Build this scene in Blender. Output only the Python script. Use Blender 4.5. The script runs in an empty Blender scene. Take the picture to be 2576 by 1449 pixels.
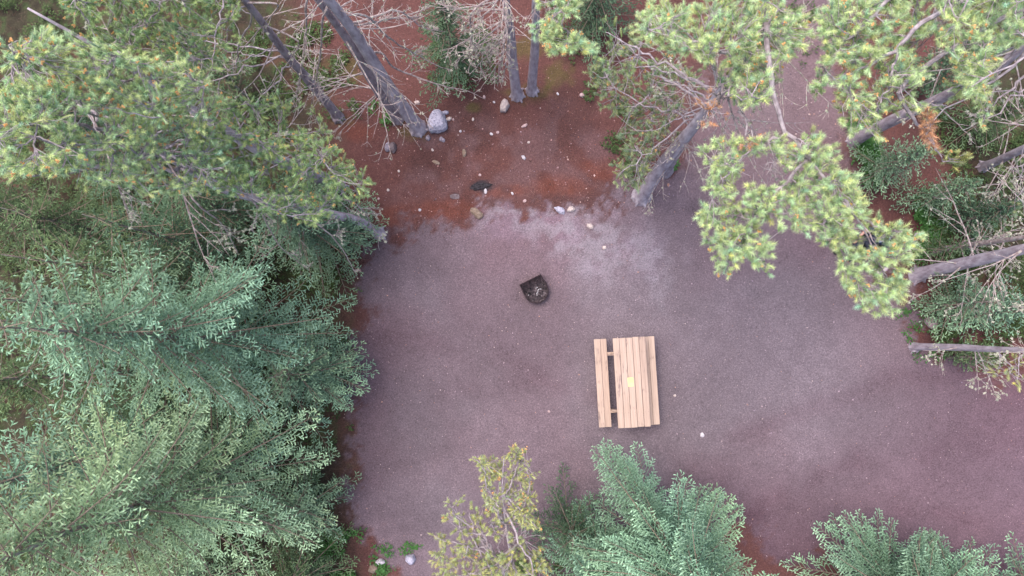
import bpy, bmesh, math, random
import numpy as np
from mathutils import Vector, Matrix, Euler

SC = bpy.context.scene
COL = SC.collection
# ------------------------------------------------------------------ camera, sky, sun, exposure
CAM_H = 17.5
F = 1840.0                                   # focal length in units of the 2576 px wide survey of the photo
cam_data = bpy.data.cameras.new('camera')
cam_data.lens = 36.0 * F / 2576.0
cam_data.sensor_width = 36.0
cam_data.clip_end = 400
cam = bpy.data.objects.new('camera', cam_data)
cam.location = (0, 0, CAM_H)
cam.rotation_euler = (math.radians(4.5), math.radians(1.0), 0)
COL.objects.link(cam)
SC.camera = cam

SUN_EL, SUN_AZ = math.radians(72), math.radians(300)
world = bpy.data.worlds.new('World')
SC.world = world
world.use_nodes = True
wn = world.node_tree
sky = wn.nodes.new('ShaderNodeTexSky')
sky.sky_type = 'NISHITA'
sky.sun_disc = False
sky.sun_elevation = SUN_EL
sky.sun_rotation = SUN_AZ
sky.air_density = 1.0
sky.dust_density = 4.0
sky.ozone_density = 1.0
wn.links.new(sky.outputs[0], wn.nodes['Background'].inputs[0])
wn.nodes['Background'].inputs[1].default_value = 0.13
sun_d = bpy.data.lights.new('sun', 'SUN')
sun_d.energy = 1.1
sun_d.angle = math.radians(40)
sun_d.color = (1.0, 0.93, 0.86)
sun = bpy.data.objects.new('sun', sun_d)
d = Vector((math.sin(SUN_AZ) * math.cos(SUN_EL), math.cos(SUN_AZ) * math.cos(SUN_EL), math.sin(SUN_EL)))
sun.rotation_euler = d.to_track_quat('Z', 'Y').to_euler()
sun.location = (0, 0, 30)
COL.objects.link(sun)
SC.view_settings.view_transform = 'Standard'
SC.view_settings.look = 'None'
SC.view_settings.gamma = 1
SC.view_settings.exposure = 1.45

# ------------------------------------------------------------------ measuring helpers
RM = np.array(cam.rotation_euler.to_matrix())
CP = np.array([0, 0, CAM_H])

def at(px, py, h=0.0):
    """the place at height h that the survey pixel (2576 wide) of the photo shows"""
    v = RM @ np.array([(px - 1288) / F, -(py - 724.5) / F, -1.0])
    return CP + v * ((h - CAM_H) / v[2])

def proj(P):
    q = (np.asarray(P) - CP) @ RM
    z = np.minimum(q[..., 2], -0.3)
    return np.stack([1288 + F * q[..., 0] / -z, 724.5 - F * q[..., 1] / -z], -1)

def inside(pts, poly):
    poly = np.asarray(poly, float)
    x, y = pts[..., 0], pts[..., 1]
    r = np.zeros(x.shape, bool)
    j = len(poly) - 1
    for i in range(len(poly)):
        xi, yi = poly[i]; xj, yj = poly[j]
        c = ((yi > y) != (yj > y)) & (x < (xj - xi) * (y - yi) / (yj - yi + 1e-12) + xi)
        r ^= c
        j = i
    return r

def poly_dist(pts, poly):
    """distance to a polygon's outline, negative inside"""
    poly = np.asarray(poly, float)
    dmin = np.full(pts.shape[:-1], 1e9)
    for i in range(len(poly)):
        a = poly[i]; b = poly[(i + 1) % len(poly)]
        ab = b - a
        t = np.clip(((pts - a) @ ab) / (ab @ ab), 0, 1)
        q = a + t[..., None] * ab
        dmin = np.minimum(dmin, np.linalg.norm(pts - q, axis=-1))
    return np.where(inside(pts, poly), -dmin, dmin)

def vnoise(x, y, seed=0):
    xi = np.floor(x).astype(np.int64); yi = np.floor(y).astype(np.int64)
    fx = x - xi; fy = y - yi
    fx = fx * fx * (3 - 2 * fx); fy = fy * fy * (3 - 2 * fy)
    def hsh(a, b):
        n = (a * 374761393 + b * 668265263 + seed * 974634777) & 0xffffffff
        n = ((n ^ (n >> 13)) * 1274126177) & 0xffffffff
        return ((n ^ (n >> 16)) & 0xffff) / 65535.0
    return (hsh(xi, yi) * (1 - fx) + hsh(xi + 1, yi) * fx) * (1 - fy) + (hsh(xi, yi + 1) * (1 - fx) + hsh(xi + 1, yi + 1) * fx) * fy

def fbm(x, y, seed=0, oct=4):
    s = 0; a = 0.5; tot = 0
    for k in range(oct):
        s = s + a * vnoise(x * 2 ** k, y * 2 ** k, seed + k * 17); tot += a; a *= 0.5
    return s / tot

def sstep(a, b, x):
    t = np.clip((x - a) / (b - a), 0, 1)
    return t * t * (3 - 2 * t)

def norm(v):
    return v / (np.linalg.norm(v, axis=-1, keepdims=True) + 1e-9)

def lin(r, g, b):
    return tuple(((c / 255.0) / 12.92 if c <= 10 else ((c / 255.0 + 0.055) / 1.055) ** 2.4) for c in (r, g, b))

# ------------------------------------------------------------------ materials
def mat(name, rough=0.85, spec=0.25):
    m = bpy.data.materials.new(name)
    m.use_nodes = True
    b = m.node_tree.nodes['Principled BSDF']
    b.inputs['Roughness'].default_value = rough
    b.inputs['Specular IOR Level'].default_value = spec
    return m, m.node_tree, b

def noise_mat(name, c1, c2, scale=8, rough=0.85, bump=0.3, detail=6, c3=None, c3scale=30, c3th=0.62, stretch=None, metal=0.0, spec=0.25):
    m, nt, b = mat(name, rough, spec)
    b.inputs['Metallic'].default_value = metal
    tc = nt.nodes.new('ShaderNodeTexCoord')
    src = tc.outputs['Object']
    if stretch:
        mp = nt.nodes.new('ShaderNodeMapping'); mp.inputs['Scale'].default_value = stretch
        nt.links.new(src, mp.inputs[0]); src = mp.outputs[0]
    n = nt.nodes.new('ShaderNodeTexNoise'); n.inputs['Scale'].default_value = scale; n.inputs['Detail'].default_value = detail
    nt.links.new(src, n.inputs[0])
    r = nt.nodes.new('ShaderNodeValToRGB')
    r.color_ramp.elements[0].position = 0.35; r.color_ramp.elements[0].color = (*c1, 1)
    r.color_ramp.elements[1].position = 0.68; r.color_ramp.elements[1].color = (*c2, 1)
    nt.links.new(n.outputs[0], r.inputs[0])
    out = r.outputs[0]
    if c3:
        n2 = nt.nodes.new('ShaderNodeTexNoise'); n2.inputs['Scale'].default_value = c3scale; n2.inputs['Detail'].default_value = 3
        nt.links.new(tc.outputs['Object'], n2.inputs[0])
        r2 = nt.nodes.new('ShaderNodeValToRGB')
        r2.color_ramp.elements[0].position = c3th; r2.color_ramp.elements[0].color = (0, 0, 0, 1)
        r2.color_ramp.elements[1].position = c3th + 0.06; r2.color_ramp.elements[1].color = (1, 1, 1, 1)
        nt.links.new(n2.outputs[0], r2.inputs[0])
        mx = nt.nodes.new('ShaderNodeMixRGB'); mx.inputs[2].default_value = (*c3, 1)
        nt.links.new(r2.outputs[0], mx.inputs[0]); nt.links.new(out, mx.inputs[1])
        out = mx.outputs[0]
    nt.links.new(out, b.inputs['Base Color'])
    if bump:
        bp = nt.nodes.new('ShaderNodeBump'); bp.inputs['Strength'].default_value = bump; bp.inputs['Distance'].default_value = 0.01
        nt.links.new(n.outputs[0], bp.inputs['Height']); nt.links.new(bp.outputs[0], b.inputs['Normal'])
    return m

def leaf_mat(name, transl=0.3):
    m, nt, b = mat(name, 0.6, 0.2)
    a = nt.nodes.new('ShaderNodeAttribute'); a.attribute_name = 'tint'
    nt.links.new(a.outputs['Color'], b.inputs['Base Color'])
    t = nt.nodes.new('ShaderNodeBsdfTranslucent')
    nt.links.new(a.outputs['Color'], t.inputs['Color'])
    mx = nt.nodes.new('ShaderNodeMixShader'); mx.inputs[0].default_value = transl
    nt.links.new(b.outputs[0], mx.inputs[1]); nt.links.new(t.outputs[0], mx.inputs[2])
    nt.links.new(mx.outputs[0], nt.nodes['Material Output'].inputs[0])
    return m

M_LEAF = leaf_mat('needles')
M_BARK = noise_mat('bark_grey', (0.27, 0.215, 0.245), (0.50, 0.43, 0.475), scale=11, bump=0.6, c3=(0.50, 0.48, 0.49), c3scale=40, c3th=0.63, stretch=(1, 1, 0.35))
M_BARK2 = noise_mat('bark_brown', (0.20, 0.155, 0.175), (0.39, 0.325, 0.355), scale=11, bump=0.6, c3=(0.36, 0.37, 0.32), c3scale=35, c3th=0.62, stretch=(1, 1, 0.35))
M_DEAD = noise_mat('dead_wood', (0.19, 0.14, 0.14), (0.42, 0.34, 0.33), scale=14, bump=0.5, c3=(0.34, 0.36, 0.31), c3scale=22, c3th=0.58)
M_LIMB = noise_mat('limb_bark', (0.20, 0.16, 0.175), (0.42, 0.36, 0.38), scale=14, bump=0.5)
M_SBARK = noise_mat('spruce_bark', (0.20, 0.16, 0.14), (0.36, 0.31, 0.28), scale=14, bump=0.5)
M_TWIG = noise_mat('twig_bark', (0.13, 0.095, 0.07), (0.24, 0.19, 0.15), scale=14, bump=0.3)

# ------------------------------------------------------------------ mesh builder
class MB:
    def __init__(s):
        s.v = []; s.f = []; s.n = 0; s.mi = []; s.c = []
    def add(s, V, Fc, mi=0, col=(0.5, 0.5, 0.5)):
        V = np.asarray(V, float).reshape(-1, 3); Fc = np.asarray(Fc, int)
        s.v.append(V); s.f.append(Fc + s.n); s.n += len(V)
        s.mi.append(np.full(len(Fc), mi))
        c = np.asarray(col, float)
        if c.ndim == 1: c = np.tile(c, (len(V), 1))
        s.c.append(c)
    def tube(s, P, R, n=6, mi=0, col=(0.5, 0.5, 0.5), wob=0.0, rng=None, cap=True):
        P = np.asarray(P, float); R = np.asarray(R, float) * np.ones(len(P))
        T = norm(np.gradient(P, axis=0))
        up = np.array([0.13, 0.31, 0.94]) if abs(T[0][2]) < 0.9 else np.array([0.93, 0.31, 0.13])
        U = norm(np.cross(T, up)); W = np.cross(T, U)
        a = np.linspace(0, 2 * np.pi, n, endpoint=False)
        rr = R[:, None] * np.ones((1, n))
        if wob and rng is not None: rr = rr * (1 + rng.normal(0, wob, (len(P), n)))
        V = P[:, None, :] + rr[..., None] * (np.cos(a)[None, :, None] * U[:, None, :] + np.sin(a)[None, :, None] * W[:, None, :])
        V = V.reshape(-1, 3)
        fs = []
        for i in range(len(P) - 1):
            for k in range(n):
                k2 = (k + 1) % n
                A, B, Cc, D = i * n + k, i * n + k2, (i + 1) * n + k2, (i + 1) * n + k
                fs.append((A, B, Cc)); fs.append((A, Cc, D))
        if cap:
            for k in range(1, n - 1):
                fs.append((0, k + 1, k)); b0 = (len(P) - 1) * n; fs.append((b0, b0 + k, b0 + k + 1))
        s.add(V, fs, mi, col)
    def box(s, c, size, rz=0.0, mi=0, col=(0.5, 0.5, 0.5), R=None):
        sx, sy, sz = [q / 2 for q in size]
        V = np.array([(x, y, z) for z in (-sz, sz) for y in (-sy, sy) for x in (-sx, sx)], float)
        if R is not None: V = V @ np.array(R).T
        if rz:
            ca, sa = math.cos(rz), math.sin(rz)
            V = np.stack([V[:, 0] * ca - V[:, 1] * sa, V[:, 0] * sa + V[:, 1] * ca, V[:, 2]], -1)
        q = [(0, 2, 3, 1), (4, 5, 7, 6), (0, 1, 5, 4), (2, 6, 7, 3), (0, 4, 6, 2), (1, 3, 7, 5)]
        fs = []
        for a, b, c2, d2 in q: fs += [(a, b, c2), (a, c2, d2)]
        s.add(V + np.asarray(c, float), fs, mi, col)
    def build(s, name, mats, parent=None, smooth=False, loc=None):
        V = np.concatenate(s.v); Fc = np.concatenate(s.f).astype(np.int32)
        if loc is not None: V = V - np.asarray(loc)
        me = bpy.data.meshes.new(name)
        me.vertices.add(len(V)); me.vertices.foreach_set('co', V.astype(np.float32).ravel())
        me.loops.add(len(Fc) * 3); me.loops.foreach_set('vertex_index', Fc.ravel())
        me.polygons.add(len(Fc))
        me.polygons.foreach_set('loop_start', np.arange(0, len(Fc) * 3, 3, dtype=np.int32))
        me.polygons.foreach_set('material_index', np.concatenate(s.mi).astype(np.int32))
        me.polygons.foreach_set('use_smooth', np.full(len(Fc), smooth))
        for m in (mats if isinstance(mats, (list, tuple)) else [mats]): me.materials.append(m)
        at_ = me.attributes.new('tint', 'FLOAT_COLOR', 'POINT')
        C4 = np.ones((len(V), 4), np.float32); C4[:, :3] = np.concatenate(s.c)
        at_.data.foreach_set('color', C4.ravel())
        me.update(calc_edges=True)
        o = bpy.data.objects.new(name, me)
        COL.objects.link(o)
        if parent is not None: o.parent = parent
        elif loc is not None: o.location = loc
        return o

def tag(o, label=None, cat=None, group=None, kind=None):
    if label: o['label'] = label
    if cat: o['category'] = cat
    if group: o['group'] = group
    if kind: o['kind'] = kind
    return o

def empty(name, loc, rz=0.0):
    o = bpy.data.objects.new(name, None)
    o.location = loc; o.rotation_euler = (0, 0, rz); o.empty_display_size = 0.3
    COL.objects.link(o)
    return o

def obj_bm(name, bm, m, parent=None, loc=None, smooth=False):
    me = bpy.data.meshes.new(name); bm.to_mesh(me); bm.free()
    me.materials.append(m)
    if smooth:
        for p in me.polygons: p.use_smooth = True
    o = bpy.data.objects.new(name, me); COL.objects.link(o)
    if parent is not None: o.parent = parent
    if loc is not None: o.location = loc
    return o

# ------------------------------------------------------------------ ground
CLEAR = [(800,250),(850,350),(900,395),(955,470),(952,570),(962,630),(915,700),(905,760),(900,830),(940,900),(965,940),(930,1015),
         (880,1030),(875,1090),(915,1170),(895,1240),(885,1300),(940,1350),(960,1490),(1400,1490),(1440,1330),(1480,1260),(1520,1185),
         (1450,1130),(1480,1095),(1640,1120),(1700,1170),(1800,1210),(1880,1290),(1868,1400),(1925,1430),(1945,1330),(2040,1315),
         (2120,1280),(2200,1285),(2260,1310),(2340,1335),(2440,1355),(2530,1340),(2650,1310),(2650,960),(2450,930),(2330,880),(2270,790),
         (2190,700),(2100,560),(1800,540),(1560,500),(1540,330),(1480,250),(1200,240),(1050,330),(850,240)]
GRAVEL = [(930,610),(1040,580),(1110,585),(1190,560),(1240,520),(1400,530),(1520,515),(1580,470),(1700,400),(1760,250),(1900,60),(2010,-80),(2120,-60),
          (2100,200),(2120,420),(2180,560),(2260,740),(2300,860),(2430,930),(2560,970),(2800,960),(2800,1400),(2500,1470),(2200,1500),(1950,1390),
          (1830,1300),(1700,1400),(1500,1480),(1300,1520),(1040,1520),(940,1380),(870,1250),(880,1100),(875,960),(895,800),(920,700)]
DUFFMIX = [(1000,350),(1250,300),(1520,300),(1560,420),(1500,500),(1230,500),(1130,470),(1000,480)]
LIGHT = [(1230,530),(1500,520),(1620,560),(1700,640),(1640,700),(1500,660),(1380,620),(1200,610)]
ORANGE = [((1420,470),100,32),((1130,530),120,32),((1000,545),70,34),((1290,480),60,20),((1510,430),60,35),((905,330),60,30),((1480,560),22,16),((1240,485),50,16)]

def axis_coords(lo, hi, step, far):
    c = np.arange(lo, hi + step, step)
    k = np.array([0.3, 0.8, 1.6, 3, 6, 12, 25, far])
    return np.concatenate([(lo - k)[::-1], c, hi + k])
gx = axis_coords(-14.5, 14.5, 0.06, 60); gy = axis_coords(-8.5, 11.0, 0.06, 60)
GX, GY = np.meshgrid(gx, gy)
def ground_z(x, y):
    return 0.05 * (fbm(x * 0.5 + 9, y * 0.5 + 4, 3, 3) - 0.5) + 0.02 * (fbm(x * 3, y * 3, 8, 3) - 0.5)
GZ = ground_z(GX, GY)
GPX = proj(np.stack([GX, GY, np.zeros_like(GX)], -1))
wx = (fbm(GX * 1.3, GY * 1.3, 21, 5) - 0.5) * 2; wy = (fbm(GX * 5, GY * 5, 33, 3) - 0.5) * 2
wz = (fbm(GX * 16, GY * 16, 44, 3) - 0.5) * 2
dg = poly_dist(GPX, GRAVEL) + wx * 70 + wy * 42 + wz * 30
m_gravel = 1 - sstep(-24, 22, dg)
m_mix = (1 - sstep(-40, 50, poly_dist(GPX, DUFFMIX) + wx * 60)) * sstep(0.36, 0.62, fbm(GX * 2.2, GY * 2.2, 61, 4))
m_light = (1 - sstep(-50, 60, poly_dist(GPX, LIGHT) + wx * 50)) * sstep(0.35, 0.6, fbm(GX * 1.8, GY * 1.8, 55, 5))
m_or = np.zeros_like(GX)
for (cx, cy), rx, ry in ORANGE:
    dd = np.sqrt(((GPX[..., 0] - cx) / rx) ** 2 + ((GPX[..., 1] - cy) / ry) ** 2)
    m_or = np.maximum(m_or, 1 - sstep(0.3, 1.15, dd + wx * 0.5 + wy * 0.25))
C_gravel = np.array([0.138, 0.109, 0.125]); C_light = np.array([0.215, 0.18, 0.225]); C_duff = np.array([0.100, 0.044, 0.040])
C_orange = np.array([0.145, 0.043, 0.026]); C_brown = np.array([0.085, 0.056, 0.055]); C_mixed = np.array([0.145, 0.095, 0.105])
C_litter = np.array([0.042, 0.038, 0.024])
col = np.tile(C_duff, GX.shape + (1,))
def blend(col, c, m): return col * (1 - m[..., None]) + c * m[..., None]
duff_var = fbm(GX * 0.9, GY * 0.9, 91, 4)
col = blend(col, np.array([0.072, 0.034, 0.032]), sstep(0.45, 0.65, duff_var) * 0.8)
col = blend(col, C_mixed, m_mix * 0.32)
# forest floor litter on the left and the far right
forest = np.clip(sstep(0, 160, poly_dist(GPX, [(860,150),(940,600),(930,1000),(960,1600),(2000,1600),(2900,1300),(2900,920),(2330,800),(2350,300),(2300,-300),(700,-300)])), 0, 1)
col = blend(col, C_litter, forest * 0.95)
fl1 = fbm(GX * 1.7, GY * 1.7, 131, 5); fl2 = fbm(GX * 6, GY * 6, 137, 4)
col = blend(col, np.array([0.085, 0.045, 0.032]), forest * sstep(0.5, 0.62, fl1) * 0.7)
col = blend(col, np.array([0.045, 0.066, 0.026]), forest * sstep(0.54, 0.66, fl2) * 0.7)
col = blend(col, np.array([0.022, 0.017, 0.014]), forest * sstep(0.55, 0.7, 1 - fl2) * 0.6)
grv = blend(np.tile(C_gravel, GX.shape + (1,)), C_light, m_light * 0.42)
# lighter and browner sweeps in the gravel
sw = fbm(GX * 0.45 + 3, GY * 0.45, 71, 4)
grv = grv * (0.90 + 0.2 * sstep(0.3, 0.7, sw))[..., None]
br = fbm(GX * 0.35 + 7, GY * 0.35 + 2, 77, 4)
edge = 1 - sstep(0, 260, -poly_dist(GPX, GRAVEL))
warm = np.clip(sstep(0.42, 0.7, br) * 0.5 + edge * 0.55, 0, 1)
grv = grv * (1 - warm[..., None] * np.array([0.06, 0.22, 0.20]))
# packed ruts and scuffs where vehicles turn in from the right, browner towards the entrance
ent = sstep(0, 420, (GPX[..., 0] - 2050) * 0.55 + (GPX[..., 1] - 950) * 0.9)
grv = grv * (1 - ent[..., None] * np.array([0.16, 0.29, 0.24]))
for (cx, cy, r0_, w_, k_) in ((2500, 2300, 1180, 26, 0.16), (2500, 2300, 1360, 30, 0.14), (2100, 2500, 1230, 22, 0.12), (900, 2100, 1250, 30, 0.10), (1100, -500, 1480, 24, 0.09)):
    rr_ = np.hypot(GPX[..., 0] - cx, GPX[..., 1] - cy) + wx * 26
    grv = grv * (1 - k_ * (np.exp(-((rr_ - r0_) / w_) ** 2) * sstep(0.3, 0.6, fbm(GX * 0.8, GY * 0.8, 101, 3)))[..., None] * np.array([0.8, 1.1, 1.0]))
ash = (1 - sstep(-40, 90, poly_dist(GPX, [(1240,530),(1480,530),(1560,560),(1680,640),(1650,700),(1560,690),(1500,640),(1380,590)]) + wx * 70 + wy * 25)) * sstep(0.38, 0.62, fbm(GX * 4.6, GY * 4.6, 57, 6))
grv = blend(grv, np.array([0.235, 0.205, 0.235]), ash * 0.6)
col = blend(col, grv, m_gravel)
ur = 1 - sstep(-60, 120, poly_dist(GPX, [(1700,300),(2060,-50),(2130,420),(1800,480)]) + wx * 60)
col = blend(col, C_brown * 1.5, ur * 0.45)
col = blend(col, C_orange, m_or * (0.45 - 0.3 * m_gravel))
# charcoal stains and other darker spots
for (cx, cy), rx, ry, s_ in [((1212,468),32,15,0.92),((1275,478),14,12,0.4),((1145,493),14,10,0.6),((1345,728),58,56,0.28),((1030,560),60,40,0.15),((1040,1300),100,70,0.25),((1525,850),40,30,0.1),((1760,520),60,30,0.25)]:
    dd = np.sqrt(((GPX[..., 0] - cx) / rx) ** 2 + ((GPX[..., 1] - cy) / ry) ** 2)
    col = blend(col, np.array([0.035, 0.03, 0.036]), (1 - sstep(0.4, 1.2, dd + wy * 0.5 + wx * 0.3)) * s_)
# moss round the trunk feet
for cx, cy, rr in [(1300,240,40),(1350,235,45),(1040,330,40),(1000,295,40),(860,300,30),(1190,270,20),(880,170,70),(1320,120,60),(1400,190,50)]:
    dd = np.sqrt(((GPX[..., 0] - cx) / rr) ** 2 + ((GPX[..., 1] - cy) / (rr * 0.7)) ** 2)
    col = blend(col, np.array([0.075, 0.075, 0.02]), (1 - sstep(0.3, 1.1, dd + wy * 0.6)) * 0.5)
gm = MB()
ny, nx = GX.shape
idx = np.arange(nx * ny).reshape(ny, nx)
A, B, Cq, D = idx[:-1, :-1].ravel(), idx[:-1, 1:].ravel(), idx[1:, 1:].ravel(), idx[1:, :-1].ravel()
gm.add(np.stack([GX, GY, GZ], -1), np.concatenate([np.stack([A, B, Cq], -1), np.stack([A, Cq, D], -1)]), 0, col.reshape(-1, 3))
mg, nt, b = mat('ground', 0.95, 0.15)
a = nt.nodes.new('ShaderNodeAttribute'); a.attribute_name = 'tint'
tc = nt.nodes.new('ShaderNodeTexCoord')
def nz(scale, det, rough=0.6):
    n = nt.nodes.new('ShaderNodeTexNoise'); n.inputs['Scale'].default_value = scale; n.inputs['Detail'].default_value = det; n.inputs['Roughness'].default_value = rough
    nt.links.new(tc.outputs['Object'], n.inputs[0]); return n
n1 = nz(28, 6, 0.75); n2 = nz(3.0, 5); vo = nt.nodes.new('ShaderNodeTexVoronoi'); vo.inputs['Scale'].default_value = 55
nt.links.new(tc.outputs['Object'], vo.inputs[0])
mr = nt.nodes.new('ShaderNodeMapRange'); mr.inputs['From Min'].default_value = 0.3; mr.inputs['From Max'].default_value = 0.7; mr.inputs['To Min'].default_value = 0.64; mr.inputs['To Max'].default_value = 1.34
nt.links.new(n1.outputs[0], mr.inputs[0])
mr2 = nt.nodes.new('ShaderNodeMapRange'); mr2.inputs['From Min'].default_value = 0.3; mr2.inputs['From Max'].default_value = 0.7; mr2.inputs['To Min'].default_value = 0.9; mr2.inputs['To Max'].default_value = 1.1
nt.links.new(n2.outputs[0], mr2.inputs[0])
mul = nt.nodes.new('ShaderNodeMath'); mul.operation = 'MULTIPLY'
nt.links.new(mr.outputs[0], mul.inputs[0]); nt.links.new(mr2.outputs[0], mul.inputs[1])
vr = nt.nodes.new('ShaderNodeSeparateColor'); nt.links.new(vo.outputs['Color'], vr.inputs[0])
vm = nt.nodes.new('ShaderNodeMapRange'); vm.inputs['From Min'].default_value = 0.0; vm.inputs['From Max'].default_value = 1.0; vm.inputs['To Min'].default_value = 0.8; vm.inputs['To Max'].default_value = 1.2
nt.links.new(vr.outputs[0], vm.inputs[0])
mul2 = nt.nodes.new('ShaderNodeMath'); mul2.operation = 'MULTIPLY'
nt.links.new(mul.outputs[0], mul2.inputs[0]); nt.links.new(vm.outputs[0], mul2.inputs[1])
vs = nt.nodes.new('ShaderNodeVectorMath'); vs.operation = 'SCALE'
nt.links.new(a.outputs['Color'], vs.inputs[0]); nt.links.new(mul2.outputs[0], vs.inputs['Scale'])
nt.links.new(vs.outputs[0], b.inputs['Base Color'])
bp = nt.nodes.new('ShaderNodeBump'); bp.inputs['Strength'].default_value = 0.6; bp.inputs['Distance'].default_value = 0.012
nt.links.new(n1.outputs[0], bp.inputs['Height']); nt.links.new(bp.outputs[0], b.inputs['Normal'])
tag(gm.build('ground', mg, smooth=True), kind='structure')

def gz(p):
    return float(ground_z(np.array([p[0]]), np.array([p[1]]))[0])

# ------------------------------------------------------------------ loose stuff on the ground
def scatter(n, poly_or_none, rng, lo=(-13.5, -8), hi=(13.5, 10.5)):
    P = np.stack([rng.uniform(lo[0], hi[0], n), rng.uniform(lo[1], hi[1], n)], -1)
    px = proj(np.concatenate([P, np.zeros((n, 1))], -1))
    if poly_or_none is not None:
        k = inside(px, poly_or_none); P, px = P[k], px[k]
    return P, px

def chips(rng, P, size, cols, flat=0.45):
    """small angular stones: squashed octahedra"""
    n = len(P)
    base = np.array([(1, 0, 0), (0, 1, 0), (-1, 0, 0), (0, -1, 0), (0, 0, 1), (0, 0, -0.6)], float)
    V = base[None] * rng.uniform(0.6, 1.2, (n, 6, 1))
    V[:, :, 0] *= rng.uniform(0.7, 1.5, (n, 1)); V[:, :, 2] *= flat
    ang = rng.uniform(0, 2 * np.pi, n); ca, sa = np.cos(ang), np.sin(ang)
    x = V[:, :, 0] * ca[:, None] - V[:, :, 1] * sa[:, None]; y = V[:, :, 0] * sa[:, None] + V[:, :, 1] * ca[:, None]
    V = np.stack([x, y, V[:, :, 2]], -1) * size[:, None, None]
    z = ground_z(P[:, 0], P[:, 1]) + size * flat * 0.3
    V += np.concatenate([P, z[:, None]], -1)[:, None, :]
    f = np.array([(0, 1, 4), (1, 2, 4), (2, 3, 4), (3, 0, 4), (1, 0, 5), (2, 1, 5), (3, 2, 5), (0, 3, 5)])
    Fc = (f[None] + (np.arange(n) * 6)[:, None, None]).reshape(-1, 3)
    return V.reshape(-1, 3), Fc, np.repeat(cols, 6, axis=0)

m_chip, nt, b = mat('chip_stone', 0.9, 0.2)
a = nt.nodes.new('ShaderNodeAttribute'); a.attribute_name = 'tint'; nt.links.new(a.outputs['Color'], b.inputs['Base Color'])
rng = np.random.default_rng(5)
mb = MB()
P, px = scatter(30000, None, rng)
ing = inside(px, GRAVEL)
kp = ing | (rng.uniform(0, 1, len(P)) < 0.3); P, px, ing = P[kp], px[kp], ing[kp]
size = np.where(ing, rng.gamma(2.5, 0.0018, len(P)) + 0.003, rng.gamma(2.2, 0.0022, len(P)) + 0.003)
pal = np.array([(0.30, 0.22, 0.25), (0.20, 0.15, 0.19), (0.40, 0.30, 0.29), (0.10, 0.07, 0.085), (0.36, 0.20, 0.16)])
pick = pal[rng.choice(5, len(P), p=[0.3, 0.27, 0.12, 0.23, 0.08])] * rng.uniform(0.8, 1.2, (len(P), 1))
V, Fc, Cc = chips(rng, P, size, pick); mb.add(V, Fc, 0, Cc)
# paler flecks lying on the needle litter at the head of the clearing
P, px = scatter(19000, [(800,0),(1560,0),(1580,500),(1500,560),(1000,610),(900,420)], rng)
size = rng.gamma(2.0, 0.0028, len(P)) + 0.005
pal2 = np.array([(0.36, 0.20, 0.19), (0.45, 0.30, 0.28), (0.25, 0.15, 0.16), (0.20, 0.08, 0.06), (0.06, 0.03, 0.03)])
pick = pal2[rng.choice(5, len(P), p=[0.22, 0.06, 0.24, 0.24, 0.24])]
V, Fc, Cc = chips(rng, P, size, pick, 0.3); mb.add(V, Fc, 0, Cc)
P, px = scatter(9000, [(1600,480),(1700,250),(1900,0),(2120,0),(2120,400),(1900,520)], rng)
size = rng.gamma(2.2, 0.0045, len(P)) + 0.006
pick = pal[rng.choice(5, len(P))] * rng.uniform(0.8, 1.2, (len(P), 1))
V, Fc, Cc = chips(rng, P, size, pick); mb.add(V, Fc, 0, Cc)
tag(mb.build('gravel', m_chip), 'fine purple grey gravel and pale flecks strewn over the clearing', 'gravel', kind='stuff')

# bits of dead twig and needle on the litter
mb = MB()
P, px = scatter(34000, None, rng)
k = ~inside(px, GRAVEL); P = P[k]
n = len(P); ang = rng.uniform(0, np.pi, n); L = rng.gamma(2, 0.02, n) + 0.02
dv = np.stack([np.cos(ang) * L, np.sin(ang) * L, rng.uniform(0, 0.01, n)], -1); w = np.stack([-np.sin(ang), np.cos(ang), np.zeros(n)], -1) * 0.0022
c0 = np.concatenate([P, (ground_z(P[:, 0], P[:, 1]) + 0.008)[:, None]], -1)
V = np.stack([c0 - dv - w, c0 + dv, c0 - dv + w], 1).reshape(-1, 3)
cc = np.array([(0.16, 0.075, 0.05), (0.24, 0.14, 0.12), (0.07, 0.03, 0.025)])[rng.choice(3, n)]
mb.add(V, np.arange(3 * n).reshape(-1, 3), 0, np.repeat(cc, 3, axis=0))
tag(mb.build('needle_litter', M_LEAF), 'rusty brown needles and twiglets lying on the forest floor', 'needle litter', kind='stuff')

# ------------------------------------------------------------------ rocks
def rock_mat(name, c1, c2, c3=None):
    return noise_mat(name, c1, c2, scale=22, rough=0.9, bump=0.7, c3=c3, c3scale=26, c3th=0.6)
MR = {
    'lilac': rock_mat('rock_lilac', (0.27, 0.25, 0.32), (0.46, 0.43, 0.52), (0.13, 0.12, 0.16)),
    'cream': rock_mat('rock_cream', (0.38, 0.30, 0.28), (0.54, 0.45, 0.43)),
    'buff': rock_mat('rock_buff', (0.36, 0.28, 0.27), (0.47, 0.39, 0.37), (0.25, 0.2, 0.2)),
    'olive': rock_mat('rock_olive', (0.17, 0.12, 0.09), (0.28, 0.21, 0.17), (0.12, 0.09, 0.07)),
    'grey': rock_mat('rock_grey', (0.17, 0.14, 0.17), (0.33, 0.29, 0.34), (0.10, 0.09, 0.1)),
    'pink': rock_mat('rock_pink', (0.36, 0.24, 0.24), (0.5, 0.37, 0.37)),
    'dark': rock_mat('rock_dark', (0.10, 0.07, 0.075), (0.19, 0.15, 0.16)),
    'white': rock_mat('rock_white', (0.42, 0.38, 0.41), (0.56, 0.51, 0.54)),
}
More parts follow.
